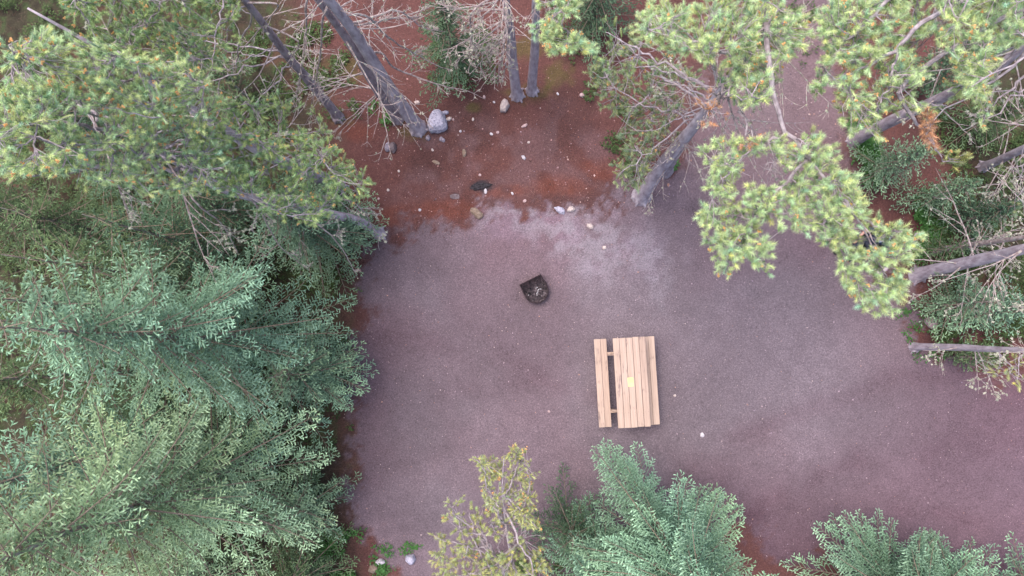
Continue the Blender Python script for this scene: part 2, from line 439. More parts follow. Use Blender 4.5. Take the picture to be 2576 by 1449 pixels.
def rock(label, outline, hgt, kind, seed, cat='rock', group=None, name='rock', rough=0.05, tilt=(0.0, 0.0)):
    """outline in survey pixels on the ground; rises to hgt with a smaller, tilted crown"""
    rs = np.random.default_rng(seed)
    W = np.array([at(x, y, 0) for x, y in outline])[:, :2]
    c = W.mean(0); W = W - c
    pts = []
    for s_, z in ((0.86, -0.15), (1.0, 0.22), (0.93, 0.62), (0.66, 0.93), (0.3, 1.02)):
        for q in W:
            j = 1 + rs.normal(0, rough)
            zz = z * hgt * (1 + rs.normal(0, rough)) if z > 0 else z * hgt
            pts.append((q[0] * s_ * j, q[1] * s_ * j, zz + (q[0] * tilt[0] + q[1] * tilt[1]) * max(z, 0)))
    bm = bmesh.new()
    for p in pts: bm.verts.new(p)
    r = bmesh.ops.convex_hull(bm, input=bm.verts[:])
    bmesh.ops.delete(bm, geom=[g for g in set(r['geom_interior'] + r['geom_unused']) if isinstance(g, bmesh.types.BMVert)], context='VERTS')
    sz = float(np.abs(W).max())
    bmesh.ops.bevel(bm, geom=bm.edges[:], offset=sz * 0.05, segments=1, affect='EDGES', clamp_overlap=True)
    bmesh.ops.triangulate(bm, faces=bm.faces[:])
    if sz > 0.08:
        bmesh.ops.subdivide_edges(bm, edges=[e for e in bm.edges if e.calc_length() > sz * 0.22], cuts=2, use_grid_fill=True)
        from mathutils import noise
        for v in bm.verts:
            v.co += v.co.normalized() * (noise.noise(v.co * (2.2 / sz) + Vector((seed, 0, 0))) * sz * 0.06 + noise.noise(v.co * (7 / sz)) * sz * 0.02)
        bmesh.ops.triangulate(bm, faces=bm.faces[:])
    o = obj_bm(name, bm, MR[kind], loc=(c[0], c[1], gz(c) - 0.004))
    tag(o, label, cat, group)
    return o

def ell(cx, cy, rx, ry, n=9, rot=0.0, seed=0, jit=0.14):
    r = random.Random(seed)
    out = []
    for i in range(n):
        a_ = 2 * math.pi * i / n; k_ = 1 + r.uniform(-jit, jit)
        x, y = rx * math.cos(a_) * k_, ry * math.sin(a_) * k_
        out.append((cx + x * math.cos(rot) - y * math.sin(rot), cy + x * math.sin(rot) + y * math.cos(rot)))
    return out

rock('large pale lilac grey boulder beside the foot of the leaning grey trunk', [(1093,282),(1106,279),(1118,289),(1126,308),(1127,325),(1118,334),(1100,336),(1082,338),(1076,322),(1078,304),(1083,292)], 0.34, 'lilac', 1, 'boulder', name='boulder', rough=0.03)
rock('pointed buff standing stone below the pair of upright trunks', [(1269,249),(1277,256),(1283,267),(1277,274),(1272,284),(1259,283),(1257,272),(1261,258)], 0.2, 'buff', 2, rough=0.03)
rock('knobbly olive brown stone on the edge between red litter and gravel', [(1186,525),(1197,523),(1207,531),(1216,539),(1215,547),(1205,553),(1198,548),(1192,540),(1184,535)], 0.12, 'olive', 3)
rock('pale grey flat stone touching the cream stone at the top of the gravel', [(1393,522),(1404,519),(1416,523),(1422,532),(1418,539),(1408,538),(1400,532)], 0.09, 'lilac', 4)
rock('cream rounded stone right of the pale grey one at the top of the gravel', [(1427,527),(1432,520),(1441,519),(1448,527),(1444,532),(1436,534),(1427,533)], 0.1, 'cream', 5)
rock('cream stone below and right of the pair at the top of the gravel', [(1477,563),(1487,562),(1494,569),(1492,577),(1483,576),(1476,570)], 0.08, 'cream', 6)
rock('left lobe of the twin dark grey stones below the leaning trunks', ell(976, 371, 9, 13, seed=3), 0.13, 'grey', 7, group='twin dark grey stones')
rock('right lobe of the twin dark grey stones below the leaning trunks', ell(989, 373, 10, 14, seed=4), 0.15, 'dark', 8, group='twin dark grey stones')
rock('small oval lilac stone touching the upper right side of the boulder', ell(1120, 283, 9, 5, seed=5), 0.06, 'lilac', 9)
rock('small orange cream stone against the right side of the boulder', ell(1128, 300, 9, 5, rot=-0.5, seed=6), 0.06, 'cream', 10)
rock('small grey stone just below the left corner of the boulder', ell(1077, 347, 7, 8, seed=7), 0.08, 'grey', 11)
rock('small grey stone just below the right corner of the boulder', ell(1112, 351, 9, 6, rot=0.5, seed=8), 0.06, 'grey', 12)
rock('cream angular stone above the boulder beside a dead branch', [(1041,257),(1046,253),(1055,254),(1057,261),(1046,263)], 0.06, 'cream', 13)
rock('drab tan stone sunk in the red litter above the charcoal patch', ell(1168, 385, 6, 10, seed=9), 0.06, 'olive', 14)
rock('bright cream egg shaped pebble in the middle of the red litter', [(1311,392),(1318,391),(1323,398),(1320,403),(1314,400)], 0.06, 'white', 15, 'pebble', name='pebble')
rock('pale pink stone at the foot of the olive pine twigs', ell(1465, 240, 7, 6, seed=10), 0.07, 'pink', 16)
rock('slim pale stone on the litter right of the pointed stone', ell(1319, 316, 9, 4, rot=-0.5, seed=11), 0.04, 'pink', 17)
rock('tiny white pebble sitting on the charcoal patch', ell(1221, 481, 4, 7, seed=12), 0.04, 'white', 18, 'pebble', name='pebble')
rock('white pebble lying on the light gravel above the fire ring', ell(1520, 623, 6, 5, seed=13), 0.04, 'cream', 19, 'pebble', name='pebble')
rock('white pebble alone on the gravel right of the picnic table', ell(1766, 1094, 6, 6, seed=14), 0.04, 'white', 20, 'pebble', name='pebble')
rock('bright white angular rock by the leafy plants at the bottom edge', [(946,1409),(957,1404),(967,1408),(970,1414),(962,1420),(955,1421),(945,1415)], 0.12, 'white', 21)
rock('brown grey rock beside the white one at the bottom edge', ell(939, 1430, 12, 12, seed=15), 0.12, 'olive', 22)
rock('mauve grey faceted rock on dark gravel at the bottom edge', [(1022,1396),(1042,1394),(1047,1407),(1041,1418),(1032,1419),(1020,1408)], 0.15, 'lilac', 23)
rock('pale mauve rock under the blue green sapling at the right', [(2323,800),(2337,795),(2352,803),(2355,815),(2345,830),(2333,824),(2324,812)], 0.2, 'pink', 24)
rock('rusty tan flat stone left of the charcoal patch', ell(1097, 408, 10, 5, rot=0.3, seed=17), 0.03, 'olive', 26)
MR['char'] = rock_mat('char', (0.012, 0.010, 0.012), (0.05, 0.042, 0.05))
rock('crumbled black charred log end on the red litter above the gravel', [(1186,466),(1200,458),(1222,459),(1240,463),(1232,470),(1214,474),(1196,479),(1184,474)], 0.045, 'char', 27, 'charred wood', name='charred_log', rough=0.12)
rock('dark scorched clod left of the charred log on red litter', ell(1144, 494, 12, 8, seed=19), 0.03, 'dark', 28, 'clod', name='clod', rough=0.1)
rs = random.Random(4)
peb = [(1020,250,'above the boulder'),(1140,300,'right of the boulder'),(1236,337,'in the middle of the red litter'),(1252,333,'beside its twin in the red litter'),
       (1207,440,'above the charcoal patch'),(1289,487,'right of the charcoal patch'),(1320,505,'near the top edge of the gravel'),(1158,330,'between boulder and pointed stone'),
       (1243,257,'left of the pointed stone'),(1403,236,'right of the upright trunks'),(1218,244,'left of the upright trunks'),(1003,430,'on the left side of the red litter'),
       (976,478,'near the left hedge of fir'),(1056,528,'low on the left of the red litter'),(1330,358,'right half of the red litter'),(1381,1035,'on the gravel left of the picnic table'),
       (952,500,'tight against the left fir boughs'),(1088,377,'below the boulder'),(1190,300,'right of the boulder and left of the pointed stone'),(1697,995,'close to the right bench')]
for i, (x, y, wh) in enumerate(peb):
    rock('thumb sized pale pebble ' + wh, ell(x + 0.0, y, rs.uniform(3.2, 5), rs.uniform(2.6, 4), n=7, rot=rs.uniform(0, 3), seed=50 + i), 0.028, rs.choice(['cream', 'pink', 'white']), 60 + i, 'pebble', 'pale pebbles on the litter and gravel', 'pebble')

# ------------------------------------------------------------------ fire pit (D-shaped steel ring with hinged grate)
def fire_pit():
    A_ = at(1307, 716, 0.2); B_ = at(1361, 689, 0.2); Bo = at(1351, 764, 0.2)
    c0 = (A_ + B_) / 2
    wdt = np.linalg.norm((B_ - A_)[:2]); ax = (B_ - A_)[:2] / wdt
    rz = math.atan2(ax[1], ax[0])
    perp = np.array([ax[1], -ax[0]]); dep = float((Bo - c0)[:2] @ perp)
    root = empty('fire_pit', (c0[0], c0[1], gz(c0)), rz)
    tag(root, 'D shaped rusty steel fire ring with grate sunk in the gravel', 'fire pit')
    steel = noise_mat('rusted_steel', (0.016, 0.011, 0.014), (0.055, 0.033, 0.04), scale=14, rough=0.7, bump=0.3, metal=0.3)
    hw = wdt / 2; sd = dep - hw
    out = [(-hw, 0), (-hw, -sd * 0.5)] + [(hw * math.cos(t), -sd + hw * math.sin(t)) for t in np.linspace(math.pi, 2 * math.pi, 25)] + [(hw, -sd * 0.5), (hw, 0)]
    out = np.array(out)
    bm = bmesh.new(); n = len(out); cen = np.array([0, -dep * 0.5])
    inn = cen + (out - cen) * 0.972
    def ring(pts, z): return [bm.verts.new((p[0], p[1], z)) for p in pts]
    ob, ot, it, ib = ring(out, -0.1), ring(out, 0.2), ring(inn, 0.2), ring(inn, -0.1)
    for i in range(n):
        j = (i + 1) % n
        for a_, b_ in ((ob, ot), (ot, it), (it, ib)): bm.faces.new((a_[i], a_[j], b_[j], b_[i]))
    obj_bm('ring_wall', bm, steel, root)
    flange = MB(); 
    path = np.array([(p[0] * 1.03, p[1] * 1.02, 0.202) for p in out[1:-1]])
    flange.tube(path, 0.006, 6); flange.build('rim', steel, root)
    ash_m = noise_mat('ash', (0.018, 0.014, 0.018), (0.070, 0.052, 0.060), scale=16, bump=1.0, c3=(0.11, 0.088, 0.10), c3scale=12, c3th=0.58)
    rs = np.random.default_rng(3); V = []; Fc = []; g = 30
    for j in range(g + 1):
        for i in range(g + 1):
            x = -hw + 2 * hw * i / g; y = -dep * j / g
            if y < -sd:
                lim = math.sqrt(max(hw * hw - (y + sd) ** 2, 0)); x = max(-lim, min(lim, x))
            V.append((x * 0.97, y * 0.985 - 0.004, 0.03 + 0.05 * float(fbm(np.array([x * 9.0]), np.array([y * 9.0]), 4)[0]) + rs.normal(0, 0.003)))
    for j in range(g):
        for i in range(g):
            a_ = j * (g + 1) + i; Fc += [(a_, a_ + g + 1, a_ + g + 2), (a_, a_ + g + 2, a_ + 1)]
    m = MB(); m.add(V, Fc); m.build('ash_bed', ash_m, root, smooth=True)
    coal = noise_mat('charcoal', (0.008, 0.007, 0.009), (0.03, 0.025, 0.03), 20)
    for k in range(46):
        x, y = rs.uniform(-hw * 0.85, hw * 0.85), rs.uniform(-dep * 0.93, -0.05)
        if y < -sd and x * x + (y + sd) ** 2 > (hw * 0.88) ** 2: continue
        s_ = rs.uniform(0.008, 0.028)
        R = np.array(Euler(rs.uniform(0, 3, 3)).to_matrix())
        m = MB(); m.box((x, y, 0.065 + s_ * 0.2), (s_ * 1.8, s_, s_ * 0.8), R=R); m.build('charcoal_piece', coal, root)
    m = MB()
    for x, y, l, r_ in ((0.04, -0.33, 0.05, 1.1), (0.07, -0.30, 0.045, 0.3), (0.0, -0.36, 0.05, 0.8), (-0.02, -0.40, 0.025, 0), (-0.2, -0.31, 0.022, 0), (0.12, -0.31, 0.04, 2.6), (0.05, -0.24, 0.05, 0.1)):
        m.box((x, y, 0.088), (l, 0.014, 0.008), rz=r_)
    m.build('burnt_scraps', noise_mat('scrap', (0.35, 0.33, 0.35), (0.55, 0.52, 0.55), 20), root)
    gr = MB()
    for k in range(9):
        gr.tube([(-hw * 0.96, -0.012 - 0.0185 * k, 0.206), (hw * 0.96, -0.012 - 0.0185 * k, 0.206)], 0.0045, 6)
    for x in (-hw * 0.95, -hw * 0.33, hw * 0.33, hw * 0.95):
        gr.tube([(x, -0.002, 0.198), (x, -0.17, 0.198)], 0.0055, 6)
    gr.build('grate', steel, root)
fire_pit()

# ------------------------------------------------------------------ picnic table
def wood_mat(name, c1, c2):
    m, nt, b = mat(name, 0.75, 0.25)
    tc = nt.nodes.new('ShaderNodeTexCoord'); mp = nt.nodes.new('ShaderNodeMapping'); mp.inputs['Scale'].default_value = (38, 1.6, 10)
    oi = nt.nodes.new('ShaderNodeObjectInfo'); sc_ = nt.nodes.new('ShaderNodeMath'); sc_.operation = 'MULTIPLY'; sc_.inputs[1].default_value = 40
    nt.links.new(oi.outputs['Random'], sc_.inputs[0]); va = nt.nodes.new('ShaderNodeVectorMath'); va.operation = 'ADD'
    nt.links.new(tc.outputs['Object'], va.inputs[0]); nt.links.new(sc_.outputs[0], va.inputs[1]); OC = va.outputs[0]
    nt.links.new(OC, mp.inputs[0])
    n = nt.nodes.new('ShaderNodeTexNoise'); n.inputs['Scale'].default_value = 1.0; n.inputs['Detail'].default_value = 7; nt.links.new(mp.outputs[0], n.inputs[0])
    r = nt.nodes.new('ShaderNodeValToRGB'); r.color_ramp.elements[0].position = 0.3; r.color_ramp.elements[0].color = (*c1, 1); r.color_ramp.elements[1].position = 0.62; r.color_ramp.elements[1].color = (*c2, 1)
    nt.links.new(n.outputs[0], r.inputs[0])
    # grey weathered streaks
    mp2 = nt.nodes.new('ShaderNodeMapping'); mp2.inputs['Scale'].default_value = (22, 2.4, 4); nt.links.new(OC, mp2.inputs[0])
    n2 = nt.nodes.new('ShaderNodeTexNoise'); n2.inputs['Scale'].default_value = 1.3; n2.inputs['Detail'].default_value = 8; n2.inputs['Roughness'].default_value = 0.7; nt.links.new(mp2.outputs[0], n2.inputs[0])
    n3 = nt.nodes.new('ShaderNodeTexNoise'); n3.inputs['Scale'].default_value = 2.6; nt.links.new(OC, n3.inputs[0])
    ad = nt.nodes.new('ShaderNodeMath'); ad.operation = 'MULTIPLY'; nt.links.new(n2.outputs[0], ad.inputs[0]); nt.links.new(n3.outputs[0], ad.inputs[1])
    r2 = nt.nodes.new('ShaderNodeValToRGB'); r2.color_ramp.elements[0].position = 0.33; r2.color_ramp.elements[0].color = (0, 0, 0, 1); r2.color_ramp.elements[1].position = 0.40; r2.color_ramp.elements[1].color = (0.75, 0.75, 0.75, 1)
    nt.links.new(ad.outputs[0], r2.inputs[0])
    mx = nt.nodes.new('ShaderNodeMixRGB'); mx.inputs[2].default_value = (0.16, 0.11, 0.11, 1)
    nt.links.new(r2.outputs[0], mx.inputs[0]); nt.links.new(r.outputs[0], mx.inputs[1]); nt.links.new(mx.outputs[0], b.inputs['Base Color'])
    bp = nt.nodes.new('ShaderNodeBump'); bp.inputs['Strength'].default_value = 0.25; bp.inputs['Distance'].default_value = 0.004
    nt.links.new(n.outputs[0], bp.inputs['Height']); nt.links.new(bp.outputs[0], b.inputs['Normal'])
    return m
M_PINE1 = wood_mat('pine_board', (0.36, 0.258, 0.208), (0.44, 0.325, 0.268))
M_PINE2 = wood_mat('pine_board_worn', (0.32, 0.228, 0.185), (0.42, 0.305, 0.25))
M_IRON = noise_mat('dark_iron', (0.03, 0.02, 0.02), (0.07, 0.05, 0.05), 20, metal=0.6, rough=0.6)

def board(name, cx, cy, z, w, l, t, m, parent, seed, rz=0.0):
    bm = bmesh.new(); bmesh.ops.create_cube(bm, size=1)
    bmesh.ops.scale(bm, vec=(w, l, t), verts=bm.verts)
    bmesh.ops.bevel(bm, geom=bm.edges[:], offset=0.0035, segments=2, affect='EDGES')
    o = obj_bm(name, bm, m, parent, (cx, cy, z)); o.rotation_euler = (0, 0, rz)
    return o

def picnic_table():
    TZ = 0.76; BZ = 0.45
    tl = at(1541, 851, TZ); bl = at(1555, 1077, TZ); tr = at(1632, 848, TZ)
    ax = (tl - bl)[:2]; L = float(np.linalg.norm(ax)); ax = ax / L
    rz = math.atan2(-ax[0], ax[1])
    right = np.array([ax[1], -ax[0]])
    pitch = 0.1485; bw = 0.139
    c = (tl + bl)[:2] / 2 + right * pitch * 2.5
    root = empty('picnic_table', (c[0], c[1], 0), rz)
    tag(root, 'sawn pine picnic table with attached benches on the gravel', 'picnic table')
    rs = random.Random(8)
    top = empty('tabletop', (0, 0, 0)); top.parent = root
    for k in range(5):
        board('board', (k - 2) * pitch, rs.uniform(-0.006, 0.006), TZ - 0.019, bw, L, 0.038, M_PINE1 if k != 4 else M_PINE2, top, k, rs.uniform(-0.0015, 0.0015))
    for k, x in ((0, -0.625), (1, 0.485)):
        bn = empty('bench_seat', (0, 0, 0)); bn.parent = root
        for q in (0, 1):
            yo = 0.0
            board('board', x + (q - 0.5) * pitch * 0.985, yo + rs.uniform(-0.004, 0.004), BZ - 0.019, bw, L * 1.0, 0.038, M_PINE2 if (k == 0 and q == 1) or (k == 1 and q == 0) else M_PINE1, bn, q)
    for s_ in (-1, 1):
        y = s_ * L * 0.335
        board('crossbeam', -0.07, y, BZ - 0.038 - 0.07, 1.36, 0.04, 0.138, M_PINE2, root, 0)
        board('top_batten', 0, y, TZ - 0.038 - 0.045, 0.70, 0.04, 0.088, M_PINE2, root, 0)
        for q in (-1, 1):
            top_p = Vector((q * 0.24, y - s_ * 0.041, TZ - 0.04)); bot = Vector((q * 0.56 - 0.03, y - s_ * 0.041, 0.0))
            dv = (bot - top_p); ln = dv.length
            bm = bmesh.new(); bmesh.ops.create_cube(bm, size=1); bmesh.ops.scale(bm, vec=(0.14, 0.038, ln), verts=bm.verts)
            o = obj_bm('leg', bm, M_PINE2, root, (top_p + bot) / 2)
            o.rotation_euler = (0, -math.atan2(dv.x, -dv.z), 0)
        m = MB()
        a_ = np.array((0, y - s_ * 0.03, BZ - 0.12)); b_ = np.array((0, s_ * 0.12, TZ - 0.04))
        dv = b_ - a_; ln = np.linalg.norm(dv); ang = math.atan2(dv[1], dv[2])
        m.box((a_ + b_) / 2, (0.088, 0.038, ln), R=np.array(Matrix.Rotation(-ang, 3, 'X')))
        m.build('brace', M_PINE2, root)
    # bolt heads where the boards meet the battens
    m = MB()
    for s_ in (-1, 1):
        for k in range(5):
            for e in (-1, 1):
                x = (k - 2) * pitch + e * 0.035
                m.tube([(x, s_ * L * 0.335, TZ - 0.002), (x, s_ * L * 0.335, TZ + 0.0015)], 0.004, 6)
    m.build('nail_heads', M_IRON, root)
    return root, rz, L
tbl, TRZ, TL = picnic_table()
# sheet of yellow paper on the middle board
p = at(1586.5, 961, 0.762)
bm = bmesh.new()
g = 6; w_, l_ = 0.125, 0.195
vv = [[bm.verts.new((-w_ / 2 + w_ * i / g, -l_ / 2 + l_ * j / g, 0.0015 + 0.004 * (max(0, (i + j) / (2 * g) - 0.6)) ** 2 * 8)) for i in range(g + 1)] for j in range(g + 1)]
for j in range(g):
    for i in range(g): bm.faces.new((vv[j][i], vv[j][i + 1], vv[j + 1][i + 1], vv[j + 1][i]))
r = bmesh.ops.extrude_face_region(bm, geom=bm.faces[:])
for v in [g_ for g_ in r['geom'] if isinstance(g_, bmesh.types.BMVert)]: v.co.z += 0.0006
paper = obj_bm('paper_sheet', bm, noise_mat('yellow_paper', (0.62, 0.60, 0.22), (0.68, 0.66, 0.28), 6, bump=0.05), loc=(p[0], p[1], 0.7615))
paper.rotation_euler = (0, 0, TRZ + 0.02)
tag(paper, 'small sheet of pale yellow paper lying on the tabletop', 'paper')

# ------------------------------------------------------------------ foliage engine
MX, MY = 330, 230          # how far beyond the frame foliage is still grown, in survey pixels
def in_view(P):
    q = proj(P)
    return (q[..., 0] > -MX) & (q[..., 0] < 2576 + MX) & (q[..., 1] > -MY) & (q[..., 1] < 1449 + MY) & (P[..., 2] < CAM_H - 1.5)

def needles(mb, rng, P0, P1, n, ln, width, c_base, c_tip, ang=0.9, tipfrac=0.5, vary=0.16, core=True, mi=0, corer=0.16):
    """needle-clad twigs from P0 to P1; n needles each, ln their length"""
    N = len(P0)
    if N == 0: return
    ln = np.asarray(ln) * np.ones(N)
    ax = P1 - P0; L = np.linalg.norm(ax, axis=1); T = ax / (L[:, None] + 1e-9)
    ref = np.tile([0.21, 0.11, 0.97], (N, 1)); bad = np.abs((T * ref).sum(1)) > 0.95; ref[bad] = [1, 0, 0]
    U = norm(np.cross(T, ref)); W = np.cross(T, U)
    t = (np.arange(n)[None] + rng.uniform(0, 1, (N, n))) / n * 1.0
    az = rng.uniform(0, 2 * np.pi, (N, n))
    rad = np.cos(az)[..., None] * U[:, None] + np.sin(az)[..., None] * W[:, None]
    al = ang * (1 - 0.55 * np.clip((t - 0.7) / 0.3, 0, 1)) * rng.uniform(0.8, 1.2, (N, n))
    dr = T[:, None] * np.cos(al)[..., None] + rad * np.sin(al)[..., None]
    base = P0[:, None] + ax[:, None] * t[..., None]
    ll = ln[:, None] * rng.uniform(0.75, 1.15, (N, n))
    side = norm(np.cross(dr, rng.normal(0, 1, (N, n, 3)))) * (width * 0.5)
    A_ = base - side; B_ = base + side; C_ = base + dr * ll[..., None]
    V = np.stack([A_, B_, C_], 2).reshape(-1, 3)
    mixf = np.clip((t - (1 - tipfrac)) / 0.25, 0, 1)[..., None]
    cb = c_base if np.ndim(c_base) == 2 else np.tile(c_base, (N, 1)); ct = c_tip if np.ndim(c_tip) == 2 else np.tile(c_tip, (N, 1))
    cc = cb[:, None] * (1 - mixf) + ct[:, None] * mixf
    cc = cc * rng.uniform(1 - vary, 1 + vary, (N, n, 1))
    mb.add(V, np.arange(len(V)).reshape(-1, 3), mi, np.repeat(cc.reshape(-1, 3), 3, axis=0))
    if core:
        r = (np.asarray(corer) * np.ones(N))[:, None]; M_ = P0 + ax * 0.62
        dirs3 = (U, -0.5 * U + 0.87 * W, -0.5 * U - 0.87 * W)
        ring = [P0 + q * r * 0.55 for q in dirs3] + [M_ + q * r for q in dirs3] + [P1 + T * r * 0.6]
        V = np.stack(ring, 1).reshape(-1, 3)
        f = np.array([(0, 1, 4), (0, 4, 3), (1, 2, 5), (1, 5, 4), (2, 0, 3), (2, 3, 5), (3, 4, 6), (4, 5, 6), (5, 3, 6)])
        Fc = (f[None] + (np.arange(N) * 7)[:, None, None]).reshape(-1, 3)
        k_ = (cb + (ct - cb) * (0.75 if tipfrac > 0.4 else 0.1)); e_ = ct if tipfrac > 0.4 else cb + (ct - cb) * 0.5
        cc = np.stack([cb, cb, cb, k_, k_, k_, e_], 1).reshape(-1, 3)
        mb.add(V, Fc, mi, cc)

def spruce(label, base, H, R, seed, pal='blue', lod=1.0, name='spruce_tree', avoid=CLEAR, cat='spruce tree', group=None, trunk_r=None, lean=(0, 0), gaps=0.12, zlow=0.12, dens=1.0, pale=1.0, mt=None):
    rng = np.random.default_rng(seed)
    B0 = at(base[0], base[1], 0); B0[2] = gz(B0)
    root = empty(name, B0); tag(root, label, cat, group)
    tr = trunk_r or 0.0065 * H + 0.012
    zs = np.linspace(0, 1, max(6, int(H * 2)))
    ph = rng.uniform(0, 6)
    def axis(h):
        h = np.asarray(h, float)
        return np.stack([lean[0] * h + 0.03 * np.sin(h * 0.8 + ph), lean[1] * h + 0.03 * np.cos(h * 0.7 + ph), h], -1)
    tm = MB(); hh = np.concatenate([[-0.15, 0.0, 0.12], zs[1:] * H])
    rr = tr * (1 - np.clip(hh / H, 0, 1)) ** 1.1 + 0.006; rr[:2] *= 1.35
    tm.tube(axis(hh), rr, 12, wob=0.05, rng=rng)
    tm.build('trunk', mt or M_SBARK, root, smooth=True)
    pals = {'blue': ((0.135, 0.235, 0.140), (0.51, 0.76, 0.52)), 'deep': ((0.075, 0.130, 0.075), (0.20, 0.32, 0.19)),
            'pale': ((0.175, 0.275, 0.140), (0.68, 0.87, 0.55)), 'green': ((0.095, 0.150, 0.070), (0.27, 0.38, 0.19)), 'mid': ((0.125, 0.205, 0.118), (0.45, 0.65, 0.43))}  # 'green' and 'deep' lowered: shade in the gaps between boughs put into needle colour
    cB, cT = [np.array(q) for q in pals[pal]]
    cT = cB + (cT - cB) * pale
    fm, bmh = MB(), MB()
    h = zlow * H; k = 0
    T0, T1, TO, TC, TD = [], [], [], [], []
    while h < H * 0.985:
        fr = h / H
        nb = int(rng.integers(5, 7)) if fr < 0.9 else 4
        a0 = rng.uniform(0, 6.28)
        for q in range(nb + 9):
            inner = q >= nb
            if rng.uniform() < gaps: continue
            az = a0 + q * 2 * np.pi / nb + rng.uniform(-0.25, 0.25)
            if inner: az = rng.uniform(0, 6.28)
            Lb = (R * (1 - fr) ** 0.75 * (0.75 + 0.25 * min(1, fr * 5)) + 0.08) * rng.uniform(0.7, 1.18)
            Lb *= 1 + 0.14 * float(np.dot([np.cos(az), np.sin(az)], norm(-B0[:2])))
            S = axis(h + (rng.uniform(-0.25, 0.25) if inner else rng.uniform(-0.06, 0.06))); d_ = np.array([np.cos(az), np.sin(az), 0])
            Lb = min(Lb * 0.3, 0.42) * rng.uniform(0.7, 1.2) if inner else Lb
            rise = (0.7 if inner else 0) + rng.uniform(0.05, 0.3) + 0.7 * max(0, fr - 0.6); droop = rng.uniform(0.3, 0.55) * (1 - fr)
            def bp_(t, Lx): return S + d_ * (Lx * t)[..., None] + np.array([0, 0, 1]) * (Lx * (rise * t - droop * t ** 2 + 0.16 * t ** 4))[..., None] 
            if avoid is not None:
                for _ in range(14):
                    pr = proj(B0 + bp_(np.linspace(0.3, 1, 6), np.full(6, Lb)))
                    if inside(pr, avoid).any(): Lb *= 0.9
                    else: break
                if Lb < 0.18: continue
            if not in_view(B0 + bp_(np.array([0.0, 0.5, 1.0]), np.full(3, Lb))).any(): continue
            tt = np.linspace(0, 1, 7); ax_ = bp_(tt, np.full(7, Lb))
            bmh.tube(ax_, (0.004 + 0.0055 * Lb) * (1 - tt) ** 0.7 + 0.002, 5, cap=False)
            sp = 0.066 / lod / dens
            ns = max(4, int(Lb * 0.86 / sp))
            t = np.linspace(0.08, 1.0, ns) + rng.uniform(-0.3, 0.3, ns) * sp / Lb; t = np.clip(t, 0.06, 1.0)
            sgn = np.where(np.arange(ns) % 2 == 0, 1, -1)
            Pp = bp_(t, np.full(ns, Lb)); Pn = bp_(t + 0.02, np.full(ns, Lb)); Tn = norm(Pn - Pp)
            roll = rng.normal(0, 0.28)
            Sd = norm(norm(np.cross(Tn, [0, 0, 1])) + np.array([0, 0, roll])) * sgn[:, None]
            l2 = (0.33 * Lb * (1 - t) ** 0.75 * (0.55 + 0.45 * np.clip(t * 4, 0, 1)) + 0.06) * rng.uniform(0.7, 1.2, ns); l2 = np.minimum(l2, 0.55)
            ca = rng.uniform(0.55, 0.8, ns)
            D2 = norm(Tn * ca[:, None] + Sd * np.sqrt(1 - ca ** 2)[:, None] + np.array([0, 0, 1]) * rng.normal(-0.08, 0.12, ns)[:, None])
            D2[-1] = Tn[-1]
            E2 = Pp + D2 * l2[:, None] + np.array([0, 0, -0.12]) * (l2[:, None])
            T0.append(Pp); T1.append(E2); tone = rng.uniform(0.68, 1.25)
            TC.append(np.full(ns, tone)); TD.append(np.full(ns, 0)); TO.append(0.15 + 0.6 * t)
            nt_ = int(0.55 / (0.040 / lod)) 
            s_ = (np.arange(nt_) + 0.8) * (0.040 / lod)
            Sg = np.where(np.arange(nt_) % 2 == 0, 1, -1)
            okm = (s_[None] < l2[:, None] * 0.97) & (s_[None] > l2[:, None] * rng.uniform(0.1, 0.5, (ns, 1)))
            P3 = Pp[:, None] + (E2 - Pp)[:, None] * (s_[None] / l2[:, None])[..., None]
            Dn = norm(E2 - Pp); Up = norm(np.cross(Sd, Tn)); pl = norm(np.cross(Dn, Up))
            l3 = np.minimum(0.085, 0.5 * (l2[:, None] - s_[None]) + 0.04) * rng.uniform(0.55, 1.45, (ns, nt_))
            D3 = norm(Dn[:, None] * 0.72 + pl[:, None] * (Sg[None, :, None] * 0.69) + rng.normal(0, 0.14, (ns, nt_, 3)) + np.array([0, 0, 0.08]))
            E3 = P3 + D3 * l3[..., None]
            T0.append(P3[okm]); T1.append(E3[okm]); kk = int(okm.sum())
            TC.append(np.full(kk, tone)); TD.append(np.full(kk, 1)); TO.append(np.clip(0.05 + 0.55 * (t ** 1.5)[:, None] + 0.55 * (s_[None] / l2[:, None]) ** 2, 0, 1)[okm])
            k += 1
        h += rng.uniform(0.34, 0.58) * (1.15 if H > 5 else 0.75) / dens * (1 - 0.4 * fr)
    if not T0:
        return root
    T0 = np.concatenate(T0); T1 = np.concatenate(T1); TC = np.concatenate(TC); TD = np.concatenate(TD); TO = np.concatenate(TO)
    W0 = B0 + T1; keep = in_view(W0)
    if avoid is not None:
        pr = proj(W0); keep &= ~(poly_dist(pr, avoid) < -18)
    T0, T1, TC, TD, TO = T0[keep], T1[keep], TC[keep], TD[keep], TO[keep]
    # colour drifts from bough to bough
    dist = CAM_H - (B0[2] + T1[:, 2])
    drift = 0.82 + 0.36 * fbm((T1[:, 0] + B0[0]) * 1.4, (T1[:, 1] + B0[1]) * 1.4 + T1[:, 2], seed + 5)
    warm = fbm((T1[:, 0]) * 0.9 + 5, (T1[:, 1]) * 0.9 + T1[:, 2] * 0.5, seed + 9)
    wv = 1 + (warm[:, None] - 0.5) * np.array([0.22, 0.08, -0.2])
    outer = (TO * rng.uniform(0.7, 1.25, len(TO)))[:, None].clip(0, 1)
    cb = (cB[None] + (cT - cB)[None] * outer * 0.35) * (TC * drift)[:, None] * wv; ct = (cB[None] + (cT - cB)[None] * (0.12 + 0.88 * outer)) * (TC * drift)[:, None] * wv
    far = dist > 12.2
